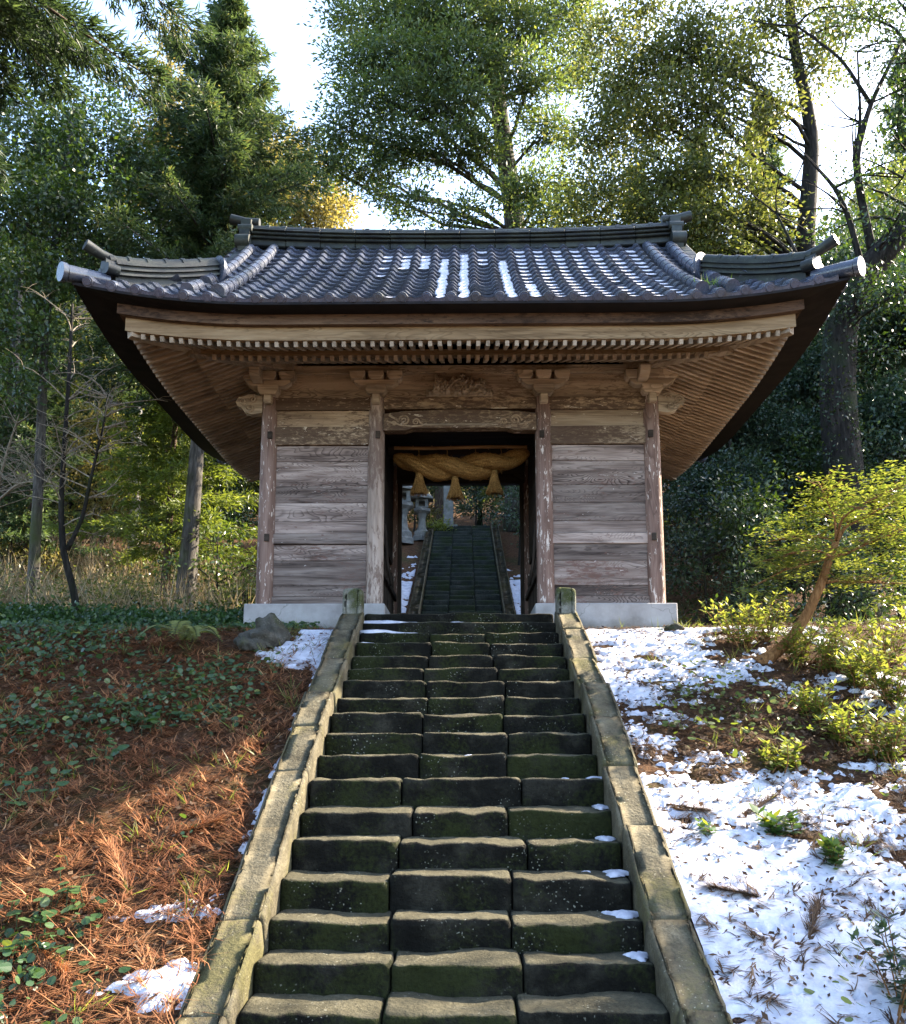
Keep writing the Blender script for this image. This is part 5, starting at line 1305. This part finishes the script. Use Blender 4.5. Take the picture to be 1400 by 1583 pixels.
def scatter_sprays(name, label, n, xr, yr, seed, dens, mat, per=9, Lr=(.08, .24), W=.0055, lift=.03, tint0=.5, spread=.30, rise=.16):
    r = np.random.default_rng(seed); x = r.uniform(*xr, n); y = r.uniform(*yr, n); k = (r.random(n) < dens(x, y)) & ~stairs_excl(x, y); x, y = x[k], y[k]; n = len(x)
    z = gz(x, y) + r.uniform(0, lift, n); a = r.uniform(0, 6.28, n); a = np.where(r.random(n) < .65, r.normal(size=n) * .6 + np.where(r.random(n) < .5, 0, np.pi), a)
    tl = r.normal(size=n) * .14 + tint0 + .75 * (fbm(x * 1.7, y * 1.7, 3, seed) - .5)
    Ls = r.uniform(*Lr, n); slope = .48
    i = np.repeat(np.arange(n), per); aa = a[i] + r.normal(size=n * per) * spread
    P0 = np.stack([x[i], y[i], z[i]], 1) + np.stack([np.cos(a[i]), np.sin(a[i]), slope * np.sin(a[i])], 1) * (r.uniform(-.3, .3, n * per) * Ls[i])[:, None]; P0[:, 2] += r.uniform(0, .025, n * per)
    D0 = np.stack([np.cos(aa), np.sin(aa), slope * np.sin(aa) + r.normal(size=n * per) * rise + rise * .6], 1)
    V, Q, T = strips(P0, D0, Ls[i] * r.uniform(.5, 1.1, n * per), np.full(n * per, W) * r.uniform(.7, 1.6, n * per), r.normal(size=n * per) * .7, np.clip(tl[i] + r.normal(size=n * per) * .12, 0, 1), 3, seed)
    o = link(name, quads_mesh(name, V, Q, mat, False, {'tint': T}), kind='stuff'); return tag(o, label, 'litter')
def near(y): return np.clip(1.25 - (y - 4.6) / 9, .3, 1)
scatter_sprays('cedar_litter', 'thick reddish-brown fallen cedar sprays covering the left slope', 12000, (-6.5, -1.42), (4.4, 12.2), 5, lambda x, y: near(y) * np.clip(.35 + 1.3 * (fbm(x * .9 + 4, y * .9, 3, 71) - .2), .15, 1), M['litter'], 9, (.09, .27), .0065, .03, .42)
scatter_sprays('cedar_litter', 'dark fallen cedar sprays lying across the snow on the right slope', 12000, (1.44, 7), (4.4, 12.2), 6, lambda x, y: near(y) * np.clip((fbm(x * 2.0 + 4, y * 2.6, 3, 72) - .47) * 5 + .9 * blob(x, y, gB[(1270, 1130)], (1.3, 1.1)) + .5 * blob(x, y, gB[(1090, 1140)], (.6, .6)), .22, 1), M['dry_leaf'], 8, (.06, .18), .008, .05, .4, .20, .07)
def scatter_leaves(name, label, n, xr, yr, seed, dens, mat, L=(.04, .08), wr=.6, lift=(.01, .06), tint=.5, up=1.2, cat='leaves', rounded=False):
    r = np.random.default_rng(seed); x = r.uniform(*xr, n); y = r.uniform(*yr, n); k = (r.random(n) < dens(x, y)) & ~stairs_excl(x, y); x, y = x[k], y[k]; n = len(x)
    Lv = Leaves(seed); d = r.normal(size=(n, 3)); d[:, 2] = d[:, 1] * .4 + r.normal(size=n) * .2; nm = r.normal(size=(n, 3)) * .4; nm[:, 2] += up; nm[:, 1] -= .35
    ll = r.uniform(*L, n); Lv.add(np.stack([x, y, gz(x, y) + r.uniform(*lift, n)], 1), d, unit(nm), ll, ll * wr * r.uniform(.7, 1.2, n), np.clip(tint + r.normal(size=n) * .22, 0, 1))
    o = link(name, Lv.mesh(name, mat, rounded=rounded), kind='stuff'); return tag(o, label, cat)
scatter_leaves('fallen_leaves', 'small dry brown leaves strewn over the left slope', 14000, (-7, -1.42), (4.4, 12.6), 11, lambda x, y: near(y), M['dry_leaf'], (.02, .06), .55, (.0, .05), .5)
scatter_leaves('fallen_leaves', 'small dark dry leaves strewn over the snowy right slope', 34000, (1.44, 8), (4.4, 12.6), 12, lambda x, y: near(y) * np.clip((fbm(x * 1.5, y * 1.9, 3, 74) - .42) * 3.2 + .8 * blob(x, y, gB[(1270, 1130)], (1.3, 1.1)), .32, 1), M['dry_leaf'], (.02, .06), .45, (.015, .07), .4, .7)
scatter_leaves('ground_ivy', 'green rounded leaves of low ground cover on the left slope', 26000, (-8, -1.8), (4.6, 12.8), 13, lambda x, y: np.clip((fbm(x * .8 + 20, y * .8, 3, 75) - .50) * 4.5 + np.clip((-x - 2.2) * .12, 0, .25) + np.clip((-x - 3.0) * .16, 0, .5) + np.clip((y - 10.6) * .45, 0, .6), 0, 1) * .9, M['leaf_ivy'], (.025, .075), .8, (.02, .12), .42, .6, 'ground cover', True)
scatter_leaves('ground_ivy', 'low green leaves showing through the snow on the right slope', 11000, (1.8, 8), (4.6, 12.4), 14, lambda x, y: np.clip((fbm(x * .8 + 50, y * .8, 3, 76) - .55) * 3 + .9 * blob(x, y, gB[(1270, 1130)], (1.4, 1.1)) + .6 * blob(x, y, gB[(1090, 1140)], (.8, .6)) + .25 * blob(x, y, gB[(1180, 1350)], (.5, .5)) + np.clip((x - 3.9) * .12, 0, .3), 0, 1), M['leaf_shrub'], (.03, .075), .55, (.03, .14), .4, .5, 'ground cover', True)
# dark ivy bank along the top of the left slope
r = np.random.default_rng(91); Lv = Leaves(91)
for _ in range(1500):
    x = r.uniform(-8.5, -2.95); y = r.uniform(11.6, 13.6)
    clump(Lv, (x, y, gz1(x, y) + r.uniform(.02, .32) * min(1, (y - 11.3) / .8)), (.16, .14, .08), 16, .065, .045, .30 + r.normal() * .1)
o = link('ivy_bank', Lv.mesh('ivy_bank', M['leaf_ivy']), kind='stuff'); tag(o, 'dark ivy bank along the top edge of the left slope', 'ground cover')
# grass tufts
r = np.random.default_rng(93); Lv = Leaves(93)
for _ in range(420):
    x = r.uniform(-6.5, -1.5) if r.random() < .6 else r.uniform(2, 6.5); y = r.uniform(4.6, 11.8); n = 10
    d = r.normal(size=(n, 3)) * .6; d[:, 2] = r.uniform(.25, .9, n)
    Lv.add(np.array([x, y, gz1(x, y)]) + r.normal(size=(n, 3)) * .02, d, unit(r.normal(size=(n, 3))), r.uniform(.08, .22, n), .006, r.uniform(.2, 1, n))
o = link('grass_tufts', Lv.mesh('grass_tufts', M['leaf_shrub']), kind='stuff'); tag(o, 'thin grass blades growing through the litter on both slopes', 'grass')

# ------------------------------------------------------------------ single plants
def leafy_plant(name, label, pos, n, h, leaf, seed, L=.09, W=.028, spread=.35, tint=.6, group=None, whorl=5):
    t_ = thing(name, label, 'plant', tuple(pos), group); r = np.random.default_rng(seed); rr = random.Random(seed); mb = MB(); Lv = Leaves(seed)
    for k in range(n):
        a = r.uniform(0, 6.28); b0 = Vector(pos) + Vector((r.normal() * .05, r.normal() * .05, -.02)); hh = h * r.uniform(.6, 1.1)
        e = b0 + Vector((math.cos(a) * spread * hh * r.uniform(.2, 1.2), math.sin(a) * spread * hh * r.uniform(.2, 1.2), hh))
        lp = limb(mb, b0, e, .006, .003, rr, .10, 6, 4)
        for j in range(1, 7):
            for w in range(whorl):
                aa = r.uniform(0, 6.28); el = .9 if j == 6 else .35; d = np.array([[math.cos(aa), math.sin(aa), el + r.normal() * .25]])
                Lv.add(np.array([lp[j]]) + r.normal(size=(1, 3)) * .012, d, unit(np.array([[-.3 * math.cos(aa), -.3 * math.sin(aa), 1.0]]) + r.normal(size=(1, 3)) * .25), L * r.uniform(.7, 1.2), W * r.uniform(.8, 1.2), min(1, max(0, tint + .06 * (j - 3) + r.normal() * .14)))
    rel(t_, mb, 'stems', M['bark_orange'], True, kind='stuff'); link('leaves', Lv.mesh('leaves', leaf, pos), t_); return t_
PL = [((1055, 968), 4, .30, 'single small leafy sprig beside the grey stone by the right plinth', .10, .02),
      ((1150, 1000), 9, .42, 'bushy leafy shoots left of the orange-barked trunk', .075, .026), ((1185, 990), 8, .45, 'leafy shoots around the foot of the orange-barked trunk', .075, .026),
      ((1235, 1030), 10, .40, 'bright yellow-green shoots just right of the orange-barked trunk foot', .085, .026), ((1290, 1040), 10, .42, 'yellow-green shoots below the low branch of the little tree', .085, .026),
      ((1330, 1065), 8, .36, 'leafy shoots between the two tall yellow-green clumps on the right', .085, .026), ((1385, 1095), 12, .55, 'tall glowing yellow-green clump at the right edge', .10, .032), ((1365, 1030), 8, .5, 'upright yellow-green shoots under the right end of the little tree', .10, .03),
      ((1260, 1110), 7, .26, 'low sprawling green shoots in the sunlit snow patch, upper', .07, .03), ((1210, 1190), 6, .20, 'low green sprigs poking through the snow, lower', .07, .03), ((1300, 1150), 8, .28, 'low green shoots right of the snow patch', .07, .03), ((1370, 1180), 9, .40, 'shaded green clump at the right edge above the open snow', .085, .028),
      ((1110, 1300), 4, .13, 'tiny green tuft in the middle of the snowy slope', .06, .03), ((1215, 1290), 5, .15, 'dark green leaf tuft in the shaded snow', .10, .05), ((1290, 1340), 5, .14, 'dark leaf tuft in the open snow, right of the middle', .08, .04)]
for k, (uv, n, h, lab, L, W) in enumerate(PL):
    p = G(*uv); leafy_plant('leafy_shoots', lab, (p.x, p.y, p.z), n * 2 if 0 < k < 12 else n, h * 1.12, M['leaf_shrub'] if k < 12 else M['leaf_ivy'], 300 + k, L, W * 1.15, .75 if k else .4)
p = G(1375, 1575); p = Vector((p.x + .1, p.y, gz1(p.x + .1, p.y)))
leafy_plant('shade_shrub', 'blue-green pointed-leaf shrub in the bottom right corner', tuple(p), 14, .62, M['leaf_blue'], 330, .085, .026, .5, .7, whorl=7)
# fern by the cedar trunk
p = G(285, 1012); p = Vector((p.x, p.y, p.z + .12)); t_ = thing('fern', 'bright green fern below the cedar trunk on the left bank', 'plant', tuple(p)); Lv = Leaves(340); mb = MB()
for k, (a, L) in enumerate(((-1.45, .60), (-.5, .5), (-2.4, .52), (.4, .4), (3.3, .4), (1.6, .34), (-1.0, .45))):
    pts = []; d = Vector((math.cos(a), math.sin(a), 0))
    for j in range(9):
        s = j / 8; pts.append(p + d * L * s + Vector((0, 0, .05 + L * (1.1 * s - 1.15 * s * s))))
    mb.tube(pts, .004, 4, False); sd_ = np.array((-d.y, d.x, 0))
    for j in range(1, 9):
        for q_ in (0, .33, .66):
            c = np.array(pts[j - 1].lerp(pts[j], q_)); w = .12 * math.sin(math.pi * (.12 + .85 * (j / 9))) 
            Lv.add(np.array([c, c]), np.array([sd_ + np.array(d) * .35, -sd_ + np.array(d) * .35]), np.array([[0, -1.0, .6]] * 2), w, .017, .8)
rel(t_, mb, 'stalks', M['leaf_shrub'], True); link('fronds', Lv.mesh('fronds', M['leaf_shrub'], tuple(p)), t_)
# big round-leaved plants on the left slope
for k, (u, v, lab) in enumerate(((60, 1130, 'cluster of large round green leaves at the left edge of the slope'), (190, 1110, 'cluster of round leaves below the ivy bank'), (140, 1190, 'round leaves around one yellow leaf on the left slope'), (45, 1240, 'round green leaves lower on the left edge'), (90, 1420, 'scattered round leaves near the bottom left corner'), (20, 1480, 'dark round leaves in the bottom left corner'), (230, 1130, 'round glossy leaves nearest the steps on the left slope'))):
    p = G(u, v); r = np.random.default_rng(350 + k); t_ = thing('round_leaf_plant', lab, 'plant', tuple(p)); Lv = Leaves(350 + k); mb = MB(); n = 16
    for j in range(n):
        x, y = p.x + r.normal() * .16, p.y + r.normal() * .13; z = gz1(x, y); top = Vector((x + r.normal() * .03, y, z + r.uniform(.05, .14)))
        mb.tube([(x, y, z), tuple(top)], .003, 4, False); a = r.uniform(0, 6.28); L = r.uniform(.06, .10)
        Lv.add(np.array([top]), np.array([[math.cos(a), math.sin(a), .1]]), unit(np.array([[r.normal() * .25, -.35 + r.normal() * .2, 1]])), L, L * 1.05, 1.0 if (k == 2 and j == 0) else r.uniform(.3, .8))
    rel(t_, mb, 'stalks', M['leaf_ivy'], True, kind='stuff'); link('leaves', Lv.mesh('leaves', M['leaf_ivy'], tuple(p), rounded=True), t_)
# the little orange-barked tree on the right
p = G(1180, 1020); Yb = p.y
lt = thing('little_tree', 'little leaning tree with orange bark and glowing flat sprays of leaves', 'tree', tuple(p)); mb = MB(); Lv = Leaves(400); rr = random.Random(40)
A = [p - Vector((.05, 0, .06)), P(1222, 990, Yb), P(1250, 945, Yb), P(1270, 900, Yb), P(1282, 862, Yb), P(1292, 838, Yb)]
tp = trunk_tube(mb, A, .066, .035, 10, 1.6)
Y = Yb
br = [([A[3] + Vector((.05, 0, 0)), P(1290, 898, Y), P(1330, 900, Y + .1), P(1405, 902, Y + .2)], .022), ([A[4], P(1310, 855, Y), P(1345, 838, Y - .2), P(1395, 820, Y - .3)], .02), ([A[5], P(1305, 815, Y + .1), P(1335, 800, Y + .2), P(1375, 780, Y + .3)], .026),
      ([A[4], P(1255, 870, Y - .2), P(1215, 880, Y - .4), P(1165, 905, Y - .5)], .016), ([A[5], P(1270, 830, Y + .2), P(1225, 830, Y + .3), P(1185, 838, Y + .3)], .015), ([A[5], P(1290, 800, Y), P(1275, 770, Y), P(1265, 745, Y)], .013),
      ([A[4], P(1265, 850, Y - .5), P(1220, 855, Y - .8)], .013), ([A[5], P(1300, 800, Y - .4), P(1350, 770, Y - .6), P(1410, 745, Y - .6)], .016)]
ends = []
for pts, r0 in br:
    sm = trunk_tube(mb, pts, r0, .005, 6, 1.0)
    for k in range(22):
        s = sm[rr.randrange(len(sm) // 3, len(sm))]; e = s + Vector((rr.uniform(-.36, .36), rr.uniform(-.4, .4), rr.uniform(-.05, .14)))
        limb(mb, s, e, .005, .002, rr, .12, 3, 3); ends.append(e); ends.append(s.lerp(e, .5))
for (u, v, dy) in ((1370, 850, 0), (1340, 870, .3), (1385, 880, -.3), (1350, 815, .4), (1240, 800, .2), (1210, 810, .0), (1300, 780, .3), (1330, 760, 0), (1390, 790, .3), (1190, 870, -.3), (1230, 880, .2), (1180, 915, -.4), (1300, 870, .5), (1395, 760, -.3), (1385, 730, -.5), (1395, 925, .2), (1265, 780, .0), (1400, 840, 0), (1420, 870, .3), (1430, 800, 0)):
    for k in range(16):
        q_ = P(u, v, Y + dy) + Vector((rr.uniform(-.2, .2), rr.uniform(-.25, .25), rr.uniform(-.08, .08))); ends.append(q_)
for e in ends:
    r = Lv.r; n = 13; a = r.uniform(0, 6.28, n); d = np.stack([np.cos(a), np.sin(a), r.uniform(-.05, .45, n)], 1); nm = np.stack([-.3 * np.cos(a), -.3 * np.sin(a), np.ones(n)], 1) + r.normal(size=(n, 3)) * .25
    Lv.add(np.array(e) + r.normal(size=(n, 3)) * np.array([.05, .05, .02]), d, unit(nm), r.uniform(.04, .08, n), r.uniform(.02, .032, n), np.clip(r.normal(size=n) * .2 + .6, 0, 1))
rel(lt, mb, 'trunk', M['bark_orange'], True); link('crown', Lv.mesh('crown', M['leaf_shrub'], tuple(p)), lt)
# tuft growing in the gutter of the roof
p = rpt('F', 3.05, .42) + Vector((0, 0, .03)); t_ = thing('roof_tuft', 'green tuft of ferny grass sprouting on the right of the tiled roof', 'plant', tuple(p)); Lv = Leaves(420); r = Lv.r; n = 70
d = r.normal(size=(n, 3)) * .8; d[:, 2] = r.uniform(.2, 1.0, n); Lv.add(np.array(p) + r.normal(size=(n, 3)) * np.array([.10, .06, .01]), d, unit(r.normal(size=(n, 3))), r.uniform(.08, .18, n), .012, r.uniform(.1, .7, n))
link('blades', Lv.mesh('blades', M['leaf_ivy'], tuple(p)), t_)
# fallen boughs on the slopes
for k, (u, v, du, dv, n, lab, mt) in enumerate(((195, 1380, -25, -60, 26, 'reddish fallen cedar bough fanned out on the left slope', 'litter'), (60, 1480, 40, 40, 22, 'fallen cedar bough in the bottom left corner', 'litter'), (1140, 1270, 60, -30, 16, 'dark fallen bough lying in the snow beside the right kerb', 'dry_leaf'), (1180, 1395, -80, -12, 18, 'dark fallen bough lying across the snow below the others', 'dry_leaf'), (1250, 1460, 15, -50, 10, 'small dark cedar sprig standing in the open snow', 'dry_leaf'), (1030, 1250, 60, 12, 14, 'long dark cedar twig on the sunlit snow by the kerb', 'dry_leaf'), (265, 1300, 70, -20, 20, 'sunlit brown cedar bough beside the left kerb', 'litter'))):
    a = G(u, v); b = G(u + du, v + dv); t_ = thing('fallen_bough', lab, 'branch', tuple(a)); mb = MB(); rr = random.Random(500 + k)
    a.z += .03; b.z += .05; lp = limb(mb, a, b, .009, .004, rr, .06, 6, 5); rel(t_, mb, 'stem', M['bark_cedar'], True)
    r = np.random.default_rng(500 + k); m_ = n * 22; s = r.uniform(0, 1, m_); ax = np.array(b - a); P0 = np.array(a) + ax * s[:, None] + r.normal(size=(m_, 3)) * .008
    D = unit(ax)[None] * 1.0 + r.normal(size=(m_, 3)) * .38; L = r.uniform(.06, .18, m_)
    V, Q, T = strips(P0, D, L, np.full(m_, .006), r.normal(size=m_) * .6, np.clip(r.normal(size=m_) * .2 + .5, 0, 1), 3, 500 + k)
    link('needles', quads_mesh('needles', V - np.array(t_.location), Q, M[mt], False, {'tint': T}), t_)
